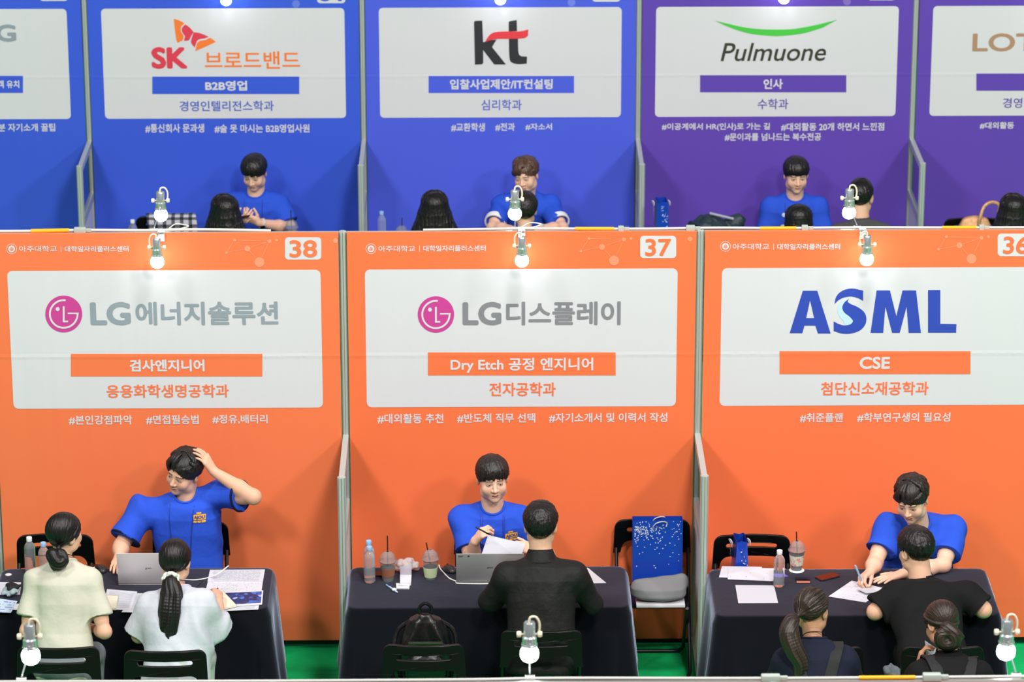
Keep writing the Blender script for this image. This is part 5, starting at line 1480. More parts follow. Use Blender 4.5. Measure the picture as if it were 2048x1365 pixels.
def phone(label, q, z, screen):
    P = [atz(x, y, z + 0.009) for x, y in q]; c = sum(P) / 4; ux = unit(P[1] - P[0]); w_ = np.linalg.norm(P[1] - P[0]); hgt = np.linalg.norm(P[3] - P[0]); rz = math.atan2(ux[1], ux[0])
    e = empty('smartphone', (c[0], c[1], z), label, 'phone', rz)
    MB().prism(rrect(-w_ / 2, -hgt / 2, w_ / 2, hgt / 2, 0.011), 0.0, 0.009).build('phone_case', mat('phone case', (40, 38, 46), 0.3), e)
    MB().prism(rrect(-w_ / 2 + 0.003, -hgt / 2 + 0.003, w_ / 2 - 0.003, hgt / 2 - 0.003, 0.009), 0.009, 0.0098).build('screen', screen, e)
phone('smartphone with orange reflection painted on its screen, on the table of booth 36', [(1627, 1155), (1665, 1145.5), (1681, 1151), (1646, 1161.5)], TOP, mat('glossy screen', (70, 16, 14), 0.06, spec=0.8))  # dark red base colour stands in for the orange banner's reflection
phone('smartphone lying dark behind the two water bottles', [(748, 1143), (768, 1143), (768, 1152), (748, 1152)], TOP, mat('dark glossy screen', (30, 18, 20), 0.08, spec=0.8))
def pen(label, a, b_, rgb, r=0.0048, tip=(30, 30, 34), parent=None):
    a = np.array(a); b_ = np.array(b_); c = (a + b_) / 2; d = b_ - a
    o = MB().tube([a - c, a - c + d * 0.02, a - c + d * 0.90, b_ - c], [r * 0.7, r, r, r * 0.25], 10).build('pen', mat('pen %d %d %d' % rgb, rgb, 0.4), None, c)
    MB().tube([a - c + d * 0.03 + (r * 1.2) * np.array((0, -0.3, 0.9)), a - c + d * 0.3 + (r * 1.2) * np.array((0, -0.3, 0.9))], r * 0.3, 6).build('pen_clip', mat('pen clip %d %d %d' % tip, tip, 0.4), o)
    return tag(o, label, 'pen')
pen('dark pen lying left of the printed sheets in booth 38', atz(405, 1161.5, TOP + 0.006), atz(390, 1175.5, TOP + 0.005), (52, 52, 70))
pc = pen('pale blue pen with a little charm lying near the card box', atz(772.7, 1170, TOP + 0.007), atz(795.5, 1186, TOP + 0.005), (176, 204, 232), 0.0055, (60, 90, 190))
p = atz(788.5, 1180, TOP + 0.012) - np.array(pc.location); MB().lathe([(0.003, -0.006), (0.013, -0.004), (0.014, 0.002), (0.009, 0.007), (0.003, 0.009)], p, 18).build('charm', mat('pen charm', (208, 218, 226), 0.5), pc)
def box_thing(name, label, cat, q, z, th, m):
    P = [atz(x, y, z + th) for x, y in q]; c = sum(P) / 4; bm = MB(); t_ = [bm.bm.verts.new(Vector((*(p_ - c)[:2], th))) for p_ in P]; b0 = [bm.bm.verts.new(Vector((*(p_ - c)[:2], 0))) for p_ in P]
    bm.bm.faces.new(t_); bm.bm.faces.new(b0)
    for k in range(4): bm.bm.faces.new((t_[k], t_[(k + 1) % 4], b0[(k + 1) % 4], b0[k]))
    return tag(bm.build(name, m, None, (c[0], c[1], z + 0.0004), smooth=False), label, cat)
bx = box_thing('card_box', 'clear lidded box of white name cards by the coffee cup', 'box', [(800, 1150), (823, 1150), (822, 1166), (800, 1166)], TOP, 0.018, mat('box white', (220, 218, 226), 0.5))
q = np.array([(-0.031, 0.036), (0.031, 0.036), (0.031, 0.039), (-0.031, 0.039)])
lidb = MB().box((-0.032, 0.050, 0.006), (0.032, 0.053, 0.066), 0.001, Matrix.Rotation(R(-14), 3, 'X'), (0, 0.05, 0.006)).build('lid', mat('box lid clear', (226, 218, 232), 0.2, trans=0.45), bx)
cs = box_thing('card_stack', 'small stack of white name cards nearest the pale blue pen', 'cards', [(792, 1167), (819.5, 1167.5), (818.6, 1177.5), (792.5, 1177)], TOP, 0.006, M_CARD)
MB().box((-0.026, -0.004, 0.0060), (0.024, -0.002, 0.0064)).box((-0.026, 0.006, 0.0060), (0.0, 0.008, 0.0064)).build('card_print', mat('print grey', (86, 86, 88), 0.5), cs, smooth=False)
# plastic wrap, acrylic stand, adapter, tag, masks
def soft(name, label, cat, c, rad, m, seed, n=26, h=0.004, blob=(0.016, 0.03), flat=0.0, k=0.012, parent=None, ridge=0.0):
    rs = np.random.RandomState(seed); rad = np.array(rad); g = SDF(-rad * 1.35 - 0.02, rad * 1.35 + 0.02, h)
    for i in range(n):
        u = rs.normal(size=3); u = u / np.linalg.norm(u) * rs.rand() ** 0.4
        r_ = rs.uniform(*blob); g.ell(u * (rad - r_ * 0.5), rotz(rs.rand() * 6) @ rotx(rs.rand() * 6), (r_, r_ * rs.uniform(0.45, 0.9), r_ * rs.uniform(0.4, 0.8)), k)
    v_, f_ = g.nets()
    if ridge: v_ = v_ + vnormals(v_, f_) * folds(v_ * 3.0, seed, ridge, np.zeros(3), np.eye(3))[:, None]
    v_[:, 2] -= v_[:, 2].min(); o = link(name, fast_mesh(name, v_, f_), m, parent, c)
    return o if parent else tag(o, label, cat)
M_WRAP = mat('clear film', (250, 250, 252), 0.10, trans=0.6, ior=1.12, bump=((120, 120, 120), 0.6, 0.006, 3))
p = atz(814, 1150, TOP); soft('plastic_wrap', 'crumpled clear plastic wrap between the two drink cups', 'wrapper', (p[0], p[1] + 0.04, TOP), (0.075, 0.045, 0.042), M_WRAP, 5, 34, 0.004, (0.014, 0.030), k=0.006, ridge=0.003)
p = atz(27, 1196, TOP); o = soft('face_mask', 'crumpled black and grey cloth masks at the left edge', 'mask', (p[0] - 0.02, p[1] + 0.02, Z0 + 0.004), (0.065, 0.055, 0.024), mat('grey mask cloth', (150, 168, 170), 0.8), 9, 22, 0.004, (0.014, 0.028), ridge=0.004)
soft('black_cloth', '', '', (0.012, 0.015, 0.018), (0.05, 0.035, 0.020), mat('black mask cloth', (22, 22, 24), 0.7), 11, 16, 0.004, (0.012, 0.024), parent=o, ridge=0.004)
p = atz(1607, 1168, TOP); e = empty('card_stand', (p[0], p[1], TOP), 'clear acrylic card stand between the cup and the phone', 'stand')
MB().box((-0.040, 0.0, 0.0), (0.040, 0.045, 0.003)).box((-0.040, 0.040, 0.0), (0.040, 0.043, 0.040), 0.0, Matrix.Rotation(R(-15), 3, 'X'), (0, 0.04, 0)).build('acrylic_body', M_GLASS, e, smooth=False)
MB().box((-0.037, 0.002, 0.003), (0.037, 0.026, 0.005)).build('card', mat('stand card', (200, 120, 104), 0.6), e, smooth=False)
p = atz(184, 1139, TOP); MB().box((-0.045, -0.03, 0), (0.045, 0.03, 0.028), 0.006).build('power_adapter', M_BLACKP, None, (p[0], p[1] - 0.03, TOP + 0.0005)).rotation_euler = (0, 0, 0.25)
tag(bpy.data.objects['power_adapter'], 'black power adapter behind the shoulder of the cream tee woman', 'adapter')
p = atz(17, 1150.5, TOP); MB().lathe([(0.002, 0), (0.018, 0), (0.0185, 0.002), (0.016, 0.004), (0.002, 0.0045)], seg=24).build('pin_badge', mat('badge white', (226, 222, 228), 0.35), None, (p[0], p[1], TOP + 0.0003)); tag(bpy.data.objects['pin_badge'], 'small white pin badge on the cloth at the left edge', 'badge')
def cable(label, pts, r, m=M_WHITEP, name='cable'):
    return tag(MB().tube(spline(pts, 8), r, 8).build(name, m), label, 'cable')
cable('white charging cable from the mouse to the grey laptop', [atz(878, 1131, TOP + 0.004), atz(880.5, 1138, TOP + 0.004), atz(888, 1147, TOP + 0.004), atz(899, 1157.5, TOP + 0.004), atz(912, 1163.5, TOP + 0.004), atz(916, 1167.6, TOP + 0.004), atz(960, 1168.5, TOP + 0.004), atz(985, 1168, TOP + 0.004)], 0.0034)
cable('white cable rising behind the head of the white tee woman', [atz(368, 1160, TOP + 0.004), atz(392, 1160.5, TOP + 0.004), atz(415, 1156.5, TOP + 0.006), at(436, 1148, -0.72), at(457, 1132.5, -0.64)], 0.0034)
cable('white looped cable end behind the black mouse', [atz(188, 1136, TOP + 0.03), atz(193, 1133, TOP + 0.012), atz(199, 1134, TOP + 0.006), atz(203, 1137.5, TOP + 0.004)], 0.003)

# ------------------------------------------------------------------ bags and cloths
M_BAG = mat('blue gloss paper', (24, 66, 176), 0.28, spec=0.5); M_DOT = mat('bag dot', (216, 224, 240), 0.5); M_ROPE = mat('bag rope', (206, 208, 214), 0.6)
def paper_bag(loc, rz, w_, d, hgt, label, seed, tilt=0.0, pinch=0.0, taper=1.0):
    e = empty('shopping_bag', loc, label, 'bag', rz); e.rotation_euler = (tilt, 0, rz)
    bm = MB(); b0 = [(-w_ / 2, -d / 2), (w_ / 2, -d / 2), (w_ / 2, d / 2), (-w_ / 2, d / 2)]
    # open-topped body with thin walls and a creased gusset
    def ring(z, k, off=0.0):
        e_ = d * (1 + (taper - 1) * z / hgt)
        pts = [(-w_ / 2, -e_ / 2), (0, -e_ / 2), (w_ / 2, -e_ / 2), (w_ / 2 - k, 0), (w_ / 2, e_ / 2), (0, e_ / 2), (-w_ / 2, e_ / 2), (-w_ / 2 + k, 0)]
        return [bm.bm.verts.new((x * (1 - off * 2 / w_), y * (1 - off * 2 / d), z)) for x, y in pts]
    rs_ = [ring(0.0, 0.0), ring(hgt * 0.3, 0.002), ring(hgt * 0.75, pinch * 0.5), ring(hgt, pinch)]
    ri = [ring(hgt, pinch, 0.0012), ring(hgt * 0.75, pinch * 0.5, 0.0012), ring(0.004, 0.0, 0.0012)]
    al = rs_ + ri
    for a, b_ in zip(al, al[1:]):
        for k in range(8): bm.bm.faces.new((a[k], a[(k + 1) % 8], b_[(k + 1) % 8], b_[k]))
    bm.bm.faces.new(rs_[0][::-1]); bm.bm.faces.new(ri[-1])
    body = bm.build('bag_body', M_BAG, e, smooth=False)
    rs = np.random.RandomState(seed)
    def dots(n, place, nm):
        m_ = MB()
        for i in range(n):
            pos, u, v, nn = place(rs)
            r_ = 0.0030 * rs.uniform(0.8, 1.2)
            vs = [m_.bm.verts.new(Vector(pos + u * r_ * math.cos(a) + v * r_ * math.sin(a) + nn * 0.0008)) for a in np.linspace(0, 2 * math.pi, 9)[:-1]]
            m_.bm.faces.new(vs)
        m_.build(nm, M_DOT, body, smooth=False)
    def front(rs):
        if rs.rand() < 0.62: x = -w_ * 0.46 + abs(rs.normal()) * w_ * 0.22; z = hgt * (0.92 - abs(rs.normal()) * 0.10)
        else: x = rs.uniform(-0.47, 0.47) * w_; z = hgt * (1 - abs(rs.normal()) * 0.30)
        x = min(max(x, -w_ * 0.48), w_ * 0.48); z = min(max(z, hgt * 0.1), hgt * 0.985)
        return np.array((x, -d / 2 - 0.0006, z)), np.array((1., 0, 0)), np.array((0, 0, 1.)), np.array((0, -1., 0))
    dots(190, front, 'dot_pattern')
    def sidep(rs):
        y = d * (0.40 - abs(rs.normal()) * 0.25); z = hgt * (0.93 - abs(rs.normal()) * 0.22)
        z = min(max(z, hgt * 0.2), hgt * 0.96); e_ = d * (1 + (taper - 1) * z / hgt); y = min(max(y, -e_ * 0.44), e_ * 0.44); k = pinch * max(0, (z / hgt - 0.5) * 2) * (1 - abs(y) / (d / 2))
        return np.array((w_ / 2 - k + 0.0014, y, z)), np.array((0, 1., 0)), np.array((0, 0, 1.)), np.array((1., 0, 0))
    dots(46, sidep, 'side_dot_pattern')
    x0 = w_ * 0.12
    for yy in (-d / 2 - 0.004, d / 2 + 0.004):
        MB().tube(spline([(-x0 * 0.8, yy, hgt - 0.035), (-x0 * 0.3, yy - 0.012, hgt - 0.012), (x0 * 0.7, yy - 0.01, hgt - 0.002), (x0 * 1.5, yy, hgt - 0.012), (x0 * 1.4, yy, hgt - 0.035)], 6), 0.0032, 8).build('rope_handle', M_ROPE, body)
    return e
p = at(1314, 1150, -0.22)
paper_bag((p[0], -0.225, 0.461), 0.0, 0.285, 0.085, 0.41, 'big blue shopping bag with white dots standing on a chair', 4, R(-4))
p = at(1481, 1100, -0.50)
paper_bag((p[0], -0.475, 0.457), R(-86), 0.15, 0.095, 0.405, 'narrow blue gift bag seen from its side, on the chair in booth 36', 8, 0, 0.02, 0.62)
p = at(1323, 400, ROW2 - 0.85)
paper_bag((p[0], ROW2 - 0.87, TOP), R(-86), 0.15, 0.105, 0.385, 'blue gift bag standing on the back row, left of the purple booth', 9, 0, 0.02, 0.7)
# folded grey cloth over a white folder on the chair
cx_ = at(1316, 1180, -0.34)[0]
g = SDF((-0.19, -0.13, -0.02), (0.19, 0.13, 0.14), 0.004)
g.trunk(np.zeros(3), np.eye(3), (0.004, 0.03, 0.075, 0.105), np.array((0.148, 0.158, 0.152, 0.125)), np.array((0.085, 0.098, 0.088, 0.06)), 0.02, 3.0)
g.cone((-0.12, -0.02, 0.092), (0.13, 0.03, 0.100), 0.018, 0.026, 0.05)
g.cone((-0.16, -0.102, 0.052), (0.16, -0.105, 0.060), 0.004, 0.004, 0.012, sub=True)
v_, f_ = g.nets(); v_ = v_ + vnormals(v_, f_) * folds(v_ * 0.8, 4, 0.006, np.zeros(3), np.eye(3))[:, None]; v_[:, 2] -= v_[:, 2].min()
tag(link('folded_cloth', fast_mesh('folded_cloth', v_, f_), mat('grey fleece', (132, 132, 134), 0.95, spec=0.1, bump=((300, 300, 300), 0.5, 0.003, 2)), None, (cx_, -0.415, 0.474)), 'folded grey fleece on the chair in front of the shopping bag', 'cloth')
tag(MB().box((-0.140, -0.10, 0), (0.135, 0.09, 0.016), 0.003).build('white_folder', M_CARD, None, (cx_ + 0.01, -0.42, 0.4565)), 'white folder under the folded grey fleece', 'folder')

# black backpack on the chair in front of the table
M_LEA = mat('black leather', (16, 16, 17), 0.30, spec=0.6, bump=((26, 26, 9), 0.55, 0.012, 2))
e = empty('backpack', (-0.53, -1.62, 0.4555), 'black leather backpack resting on a folding chair', 'bag')
g = SDF((-0.22, -0.20, -0.02), (0.22, 0.20, 0.52), 0.005)
g.trunk(np.array((0, 0.0, 0.0)), np.eye(3), (0.005, 0.10, 0.24, 0.34, 0.41, 0.445), np.array((0.13, 0.15, 0.150, 0.125, 0.085, 0.03)), np.array((0.075, 0.085, 0.085, 0.07, 0.05, 0.02)), 0.02, 2.6)
g.ell((0, -0.085, 0.14), np.eye(3), (0.11, 0.035, 0.10), 0.02)
for s in (-1, 0, 1): g.cone((s * 0.02, -0.03, 0.435), (s * 0.10, -0.085, 0.27), 0.010, 0.016, 0.03)
v_, f_ = g.nets(); v_ = v_ + vnormals(v_, f_) * folds(v_, 4, 0.006, np.zeros(3), np.eye(3))[:, None]; v_[:, 2] -= v_[:, 2].min()
link('bag_body', fast_mesh('bag_body', v_, f_), M_LEA, e)
MB().tube(spline([(-0.028, 0.02, 0.425), (-0.030, 0.02, 0.47), (0.0, 0.02, 0.492), (0.030, 0.02, 0.47), (0.028, 0.02, 0.425)], 6), 0.010, 8).build('grab_handle', M_LEA, e)
MB().box((-0.09, -0.096, 0.305), (0.09, -0.088, 0.318), 0.002).build('zip', mat('zip metal', (120, 110, 100), 0.3, 0.8), e)
for s in (-1, 1):
    MB().tube(spline([(s * 0.06, 0.03, 0.40), (s * 0.15, 0.0, 0.34), (s * 0.165, -0.05, 0.20), (s * 0.14, -0.06, 0.05)], 8), 0.012, 8).build('shoulder_strap', M_LEA, e)
    MB().lathe([(0.002, -0.003), (0.010, -0.003), (0.010, 0.003), (0.002, 0.003)], (s * 0.158, -0.052, 0.18), 12, Matrix.Rotation(R(70), 3, 'X')).build('buckle', M_CHROME, e)

# back row odds and ends
p = at(1432, 447, ROW2 - 0.75)
o = soft('jacket', 'dark green jacket heaped on the back row table beside the gift bag', 'jacket', (p[0], p[1], TOP), (0.22, 0.13, 0.14), cloth_m := mat('dark green nylon', (34, 52, 60), 0.5, bump=((20, 20, 20), 0.5, 0.01, 2)), 13, 30, 0.007, (0.05, 0.10), k=0.03, ridge=0.008)
MB().tube([(-0.05, -0.05, 0.262), (0.12, -0.06, 0.222)], 0.010, 8).build('reflective_trim', mat('grey trim', (150, 156, 176), 0.4), o)
# checked shirt over a chair back
pl_ = mat('checked cotton', (180, 180, 188), 0.85); nt = pl_.node_tree; gg = nt.nodes.new('ShaderNodeTexCoord'); sp = nt.nodes.new('ShaderNodeSeparateXYZ'); nt.links.new(gg.outputs['Object'], sp.inputs[0])
def mth(op, a, b_=None):
    q = nt.nodes.new('ShaderNodeMath'); q.operation = op
    for i, v in enumerate((a, b_)):
        if v is None: continue
        if isinstance(v, (int, float)): q.inputs[i].default_value = v
        else: nt.links.new(v, q.inputs[i])
    return q.outputs[0]
s1 = mth('LESS_THAN', mth('FRACT', mth('MULTIPLY', sp.outputs['X'], 16.0)), 0.42); s2 = mth('LESS_THAN', mth('FRACT', mth('MULTIPLY', mth('ADD', sp.outputs['Z'], sp.outputs['Y']), 16.0)), 0.42)
sm = mth('MULTIPLY', mth('ADD', s1, s2), 0.5); rp = nt.nodes.new('ShaderNodeValToRGB'); rp.color_ramp.interpolation = 'CONSTANT'
rp.color_ramp.elements[0].color = (*lin((196, 196, 204)), 1); rp.color_ramp.elements[1].position = 0.9; rp.color_ramp.elements[1].color = (*lin((28, 30, 38)), 1); em = rp.color_ramp.elements.new(0.4); em.color = (*lin((92, 94, 104)), 1)
nt.links.new(sm, rp.inputs[0]); nt.links.new(rp.outputs[0], nt.nodes['Principled BSDF'].inputs['Base Color'])
p = atz(334, 434, 0.83)
bm = MB(); nu, nv = 26, 22; grid = []
for j in range(nv + 1):
    t = j / nv; row = []
    for i in range(nu + 1):
        u = (i / nu - 0.5) * 0.36; s_ = (t - 0.42) * 0.62
        if abs(s_) < 0.045: yy = s_; zz = 0.022 * math.cos(s_ / 0.045 * 1.57)
        else: yy = math.copysign(0.045 + 0.02 * (abs(s_) - 0.045), s_); zz = -(abs(s_) - 0.045)
        wv_ = 0.006 * math.sin(u * 40 + t * 5) * min(1, abs(s_) * 8)
        row.append(bm.bm.verts.new((u + 0.01 * math.sin(t * 9), yy + math.copysign(abs(wv_), s_), zz)))
    grid.append(row)
for j in range(nv):
    for i in range(nu): bm.bm.faces.new((grid[j][i], grid[j][i + 1], grid[j + 1][i + 1], grid[j + 1][i]))
so = tag(bm.build('checked_shirt', pl_, None, (p[0] + 0.03, p[1] + 0.045, 0.822)), 'black and white checked shirt draped over a back row chair', 'shirt')
md = so.modifiers.new('thickness', 'SOLIDIFY'); md.thickness = 0.004
# tan shiny bag
p = at(1950, 446, atz(1948, 437, 0.83)[1] - 0.12)
e = empty('tote_bag', (p[0], p[1], 0.457), 'tan shiny handbag on a back row chair at the right edge', 'bag')
M_TAN = mat('tan sequins', (214, 160, 116), 0.3, 0.3, bump=((160, 160, 160), 1.0, 0.004, 1))
g = SDF((-0.2, -0.12, -0.02), (0.2, 0.12, 0.52), 0.006); g.trunk(np.zeros(3), np.eye(3), (0.005, 0.15, 0.36, 0.44), np.array((0.13, 0.14, 0.12, 0.08)), np.array((0.07, 0.075, 0.05, 0.02)), 0.02, 3.0)
v_, f_ = g.nets(); v_ = v_ + vnormals(v_, f_) * folds(v_, 2, 0.008, np.zeros(3), np.eye(3))[:, None]; v_[:, 2] -= v_[:, 2].min()
link('bag_body', fast_mesh('bag_body', v_, f_), M_TAN, e)
MB().tube(spline([(0.02, -0.04, 0.36), (0.03, -0.045, 0.43), (0.06, -0.02, 0.505), (0.12, 0.0, 0.53), (0.17, 0.0, 0.50), (0.16, 0.02, 0.38)], 8), 0.013, 8).build('strap', M_TAN, e)
# ------------------------------------------------------------------ people
def nk(head, back, drop=0.165, dx=0.0):
    h = np.array(head, float); return np.array((h[0] + dx, h[1] + back, h[2] - drop))
def hp(neck, y, x=None, z=0.545):
    return np.array((neck[0] if x is None else x, y, z))
BLK = (26, 26, 28)
TW, TB = cloth_mat('white tee cotton', (202, 205, 214)), cloth_mat('black tee cotton', (22, 22, 23))
TC = cloth_mat('cream tee cotton', (204, 202, 184)); TN = cloth_mat('navy tee cotton', (27, 31, 48))
SB = cloth_mat('black shirt cotton', (29, 29, 29), 0.62, st=0.45); JG = cloth_mat('grey jacket', (76, 76, 78)); SD = cloth_mat('dark top', (26, 26, 32))
WC = cloth_mat('white cuff cotton', (232, 232, 236)); DN = cloth_mat('dark trim', (20, 24, 52))

# booth 38: man scratching the back of his head
hd = at(368, 945, -0.30); n0 = at(374, 992, -0.27)
p1 = person('person in a blue tee with one arm raised, scratching the back of his head', 172, hp(n0, -0.26), n0, hd, (146, -8, -14), hair=dict(style='part', part=22), hcol='black', skin='m', shirt=BLUE_T, reach=0.34, seed=3, loose=0.016, amp=0.0052, eye=0.0026, gaze=(0.003, 0), cuff=(0.012, DN), mouth=0.002,
    arms={'R': dict(S=at(284, 1022, -0.27), E=at(243, 1092, -0.40), W=at(238, 1115, -0.50), hand=dict(d=(-0.04, -0.9, -0.03), n=(0.1, -0.1, -1), curl=(0.14, 0.2, 0.15)), slen=0.80),
          'L': dict(S=at(434, 990, -0.28), E=at(506, 994, -0.42), W=at(428, 944, -0.335), hand=dict(d=(-0.52, 0.02, 0.85), n=(-0.75, 0.45, -0.45), curl=(0.22, 0.40, 0.3), tcurl=0.1), slen=0.66)})
shirt_print(p1, -0.095, 0.425, 1.0)
lanyard(p1, (0.078, -0.062), p1['L'] - 0.02, 0.12, (34, 58, 150), 0.0022, ub=(0.062, -0.03))
# booth 37: man with pen and paper
hd = at(985, 958, -0.40); n0 = nk(hd, 0.05, 0.178, 0.0)
p4 = person('person in a blue tee holding a pen and a sheet behind the grey laptop', 180, hp(n0, -0.26), n0, hd, (188, -3, 2), hair=dict(style='bangs'), hcol='soft', skin='p', shirt=BLUE_T, reach=0.34, seed=5, loose=0.006, eye=0.0028, gaze=(-0.0015, 0), mouth=0.0015, fat=1.0,
    arms={'R': dict(E=at(944, 1120, -0.50), W=at(950, 1084, -0.61), hand=dict(d=(0.50, -0.30, 0.78), n=(0.75, 0.35, -0.35), curl=(0.75, 1.1, 0.7), thumb=(0.8, 0.25, 0.5)), slen=0.72),
          'L': dict(E=at(1094, 1112, -0.46), W=at(1070, 1104, -0.64), hand=dict(d=(-0.75, -0.35, 0.45), n=(-0.2, 0.5, -0.6), curl=(0.5, 0.7, 0.5)))})
shirt_print(p4, -0.105, 0.345, 1.05)
lanyard(p4, (0.062, -0.062), p4['L'] - 0.02, 0.16, (40, 66, 176), 0.0055, name='lanyard')
# booth 36: man leaning over the table, writing
hd = at(1824, 999, -0.60); n0 = at(1838, 1042, -0.50)
p6 = person('person in a blue tee leaning over the table, writing on a sheet', 170, hp(n0, -0.26, n0[0] + 0.03), n0, hd, (157, -20, 3), hair=dict(style='sweep', part=18), hcol='soft', skin='p', shirt=BLUE_T, reach=0.34, seed=8, loose=0.012, eye=0.0026, amp=0.0045, fat=1.03, mouth=0.001,
    arms={'R': dict(S=at(1776, 1054, -0.50), E=at(1750, 1126, -0.66), W=at(1741, 1144, -0.79), hand=dict(d=(-0.52, -0.60, -0.08), n=(0.62, 0.05, -0.75), curl=(0.7, 1.0, 0.6), thumb=(0.8, 0.3, 0.5)), slen=0.66),
          'L': dict(S=at(1908, 1060, -0.46), E=at(1886, 1130, -0.66), W=at(1805, 1148, -0.80), hand=dict(d=(-0.9, -0.42, -0.08), n=(0.0, 0.0, -1), curl=(0.05, 0.09, 0.07), spread=0.16, thumb=(0.7, 0.7, 0.02)), slen=0.72)})
watch(p6, 'L', (20, 20, 22), (196, 200, 200), t=0.9)
# booth 38 visitors
hd = at(128, 1068, -1.33); n0 = nk(hd, -0.03, 0.155, -0.005)
tie = at(113, 1108, -1.43)
p2 = person('person in a cream tee seen from behind, dark hair in a low knot', -8, hp(n0, -1.56, n0[0] + 0.0), n0, hd, (-42, 4, 3), 'f', 'f', hair=dict(style='tied', tie=tie, tail=([tie, tie + (-0.02, -0.035, 0.01), tie + (0.005, -0.05, -0.03), tie + (0.035, -0.03, -0.03), tie + (0.02, 0.0, 0.0), tie + (-0.02, -0.03, -0.03), tie + (-0.01, -0.03, -0.085)], (0.012, 0.024, 0.026, 0.026, 0.022, 0.014, 0.006), 60)), hcol='black', shirt=TC, seed=12, amp=0.003, sw=0.150, trousers=(132, 136, 144), slen=0.70, belly=0.9,
    arms={'R': dict(E=at(209, 1264, -1.52), W=at(190, 1258, -1.36), hand=dict(d=(-0.8, 0.5, 0.15), n=(-0.3, -0.2, -1), curl=(0.6, 0.8, 0.5))),
          'L': dict(E=at(54, 1262, -1.48), W=at(80, 1258, -1.26), hand=dict(d=(0.5, 0.8, 0.0), n=(0.3, 0, -1)))}, hh=0.0032, wide=0.93)
neck_cord(p2, (30, 30, 40))
hair_tie = MB().tube([tie + np.array((math.cos(a) * 0.018, -0.012, math.sin(a) * 0.016)) - p2['base'] for a in np.linspace(0, 6.28, 20)[:-1]], 0.003, 6, closed=True).build('hair_tie', mat('hair tie tan', (170, 130, 96), 0.6), p2['P'])
hd = at(350, 1122, -1.40); n0 = nk(hd, -0.035, 0.150, 0.012); tie = at(342, 1156, -1.50)
p3 = person('person in a white tee seen from behind with a long ponytail and white scrunchie', -6, hp(n0, -1.62), n0, hd, (-14, -6, 0), 'f', 'f', hair=dict(style='tied', tie=tie, tail=([tie, tie + (0.0, -0.03, -0.02), at(343, 1190, -1.56), at(340, 1225, -1.60), at(338, 1260, -1.62), at(345, 1296, -1.62)], (0.016, 0.034, 0.052, 0.056, 0.048, 0.032), 190)), hcol='black', shirt=TW, seed=14, amp=0.0055, loose=0.024, sw=0.145, trousers=(200, 202, 198), slen=0.92,
    arms={'R': dict(E=at(440, 1262, -1.42), W=at(437, 1197, -1.12), hand=dict(d=(-0.15, 1, 0.12), n=(-0.5, 0.1, -0.8), curl=(0.7, 0.9, 0.6), thumb=(0.8, 0.3, 0.5))),
          'L': dict(E=at(278, 1272, -1.46), W=at(300, 1200, -1.14), hand=dict(d=(0.3, 1, 0), n=(0.2, 0, -1)))}, hh=0.0032)
neck_cord(p3, (44, 44, 110))
scr = SDF(tie - 0.08, tie + 0.08, 0.003)
for k in range(22):
    a = 2 * math.pi * k / 22; r_ = 0.033 + 0.006 * math.sin(k * 2.4)
    c = tie + np.array((math.cos(a) * r_, -0.014 + 0.010 * math.sin(k * 1.7), math.sin(a) * r_ * 0.85))
    scr.ell(c, np.eye(3), (0.013, 0.015, 0.012 + 0.004 * math.sin(k * 3.1)), 0.004)
v_, f_ = scr.nets(); link('scrunchie', fast_mesh('scrunchie', v_ - p3['base'], f_), cloth_mat('scrunchie satin', (222, 226, 214), 0.55), p3['P'])
# booth 37 visitor
hd = at(1081, 1052, -1.27); n0 = nk(hd, -0.055, 0.170)
p5 = person('person in a black long sleeved shirt seen from behind, facing the grey laptop', 0, hp(n0, -1.50), n0, hd, (-3, 2, 0), hair=dict(style='bangs', dens=1.3), hcol='black', skin='m', shirt=SB, sleeve='long', seed=21, amp=0.0042, loose=0.010, sw=0.182, trousers=(24, 24, 26), hh=0.0032, collar=False,
    arms={'R': dict(E=at(1184, 1208, -1.30), W=at(1160, 1172, -1.03), hand=dict(d=(-0.5, 0.9, 0), n=(0, 0, -1))),
          'L': dict(E=at(984, 1204, -1.30), W=at(1008, 1172, -1.03), hand=dict(d=(0.5, 0.9, 0), n=(0, 0, -1)))})
ring = []
for t in np.linspace(0, 2 * math.pi, 33)[:-1]:
    ring.append((t, n0 + p5['r'] * math.cos(t) * 0.066 + p5['f'] * (math.sin(t) * 0.066 + 0.008)))
bm = MB(); rows = []
for rr_, dz in ((1.50, -0.026), (1.22, 0.006), (1.0, 0.040), (0.94, 0.042), (0.98, 0.0)):
    rows.append([bm.bm.verts.new(Vector(n0 + (p_ - n0) * rr_ + p5['up'] * (dz + 0.012 - 0.020 * max(0, math.sin(t))) - p5['base'])) for t, p_ in ring])
for a_, b_ in zip(rows, rows[1:]):
    for k in range(len(a_)): bm.bm.faces.new((a_[k], a_[(k + 1) % len(a_)], b_[(k + 1) % len(a_)], b_[k]))
bm.build('shirt_collar', SB, p5['P'])
for u0, u1, v0, v1, nm in ((-0.17, 0.17, 0.415, 0.417, 'yoke_seam'),):
    chest_text(p5, '', 0, 0.40, 0.34, 0.004, (10, 10, 10), polys=[rrect(0, 0, 340, 4, 1)] , back=True, name='yoke_seam', lift=0.0012)
for du in (-0.016, 0.016):
    chest_text(p5, '', du, 0.27, 0.004, 0.25, (12, 12, 12), polys=[[(0, y) for y in range(0, 251, 10)] + [(4, y) for y in range(250, -1, -10)]], back=True, name='back_pleat', lift=0.0012)
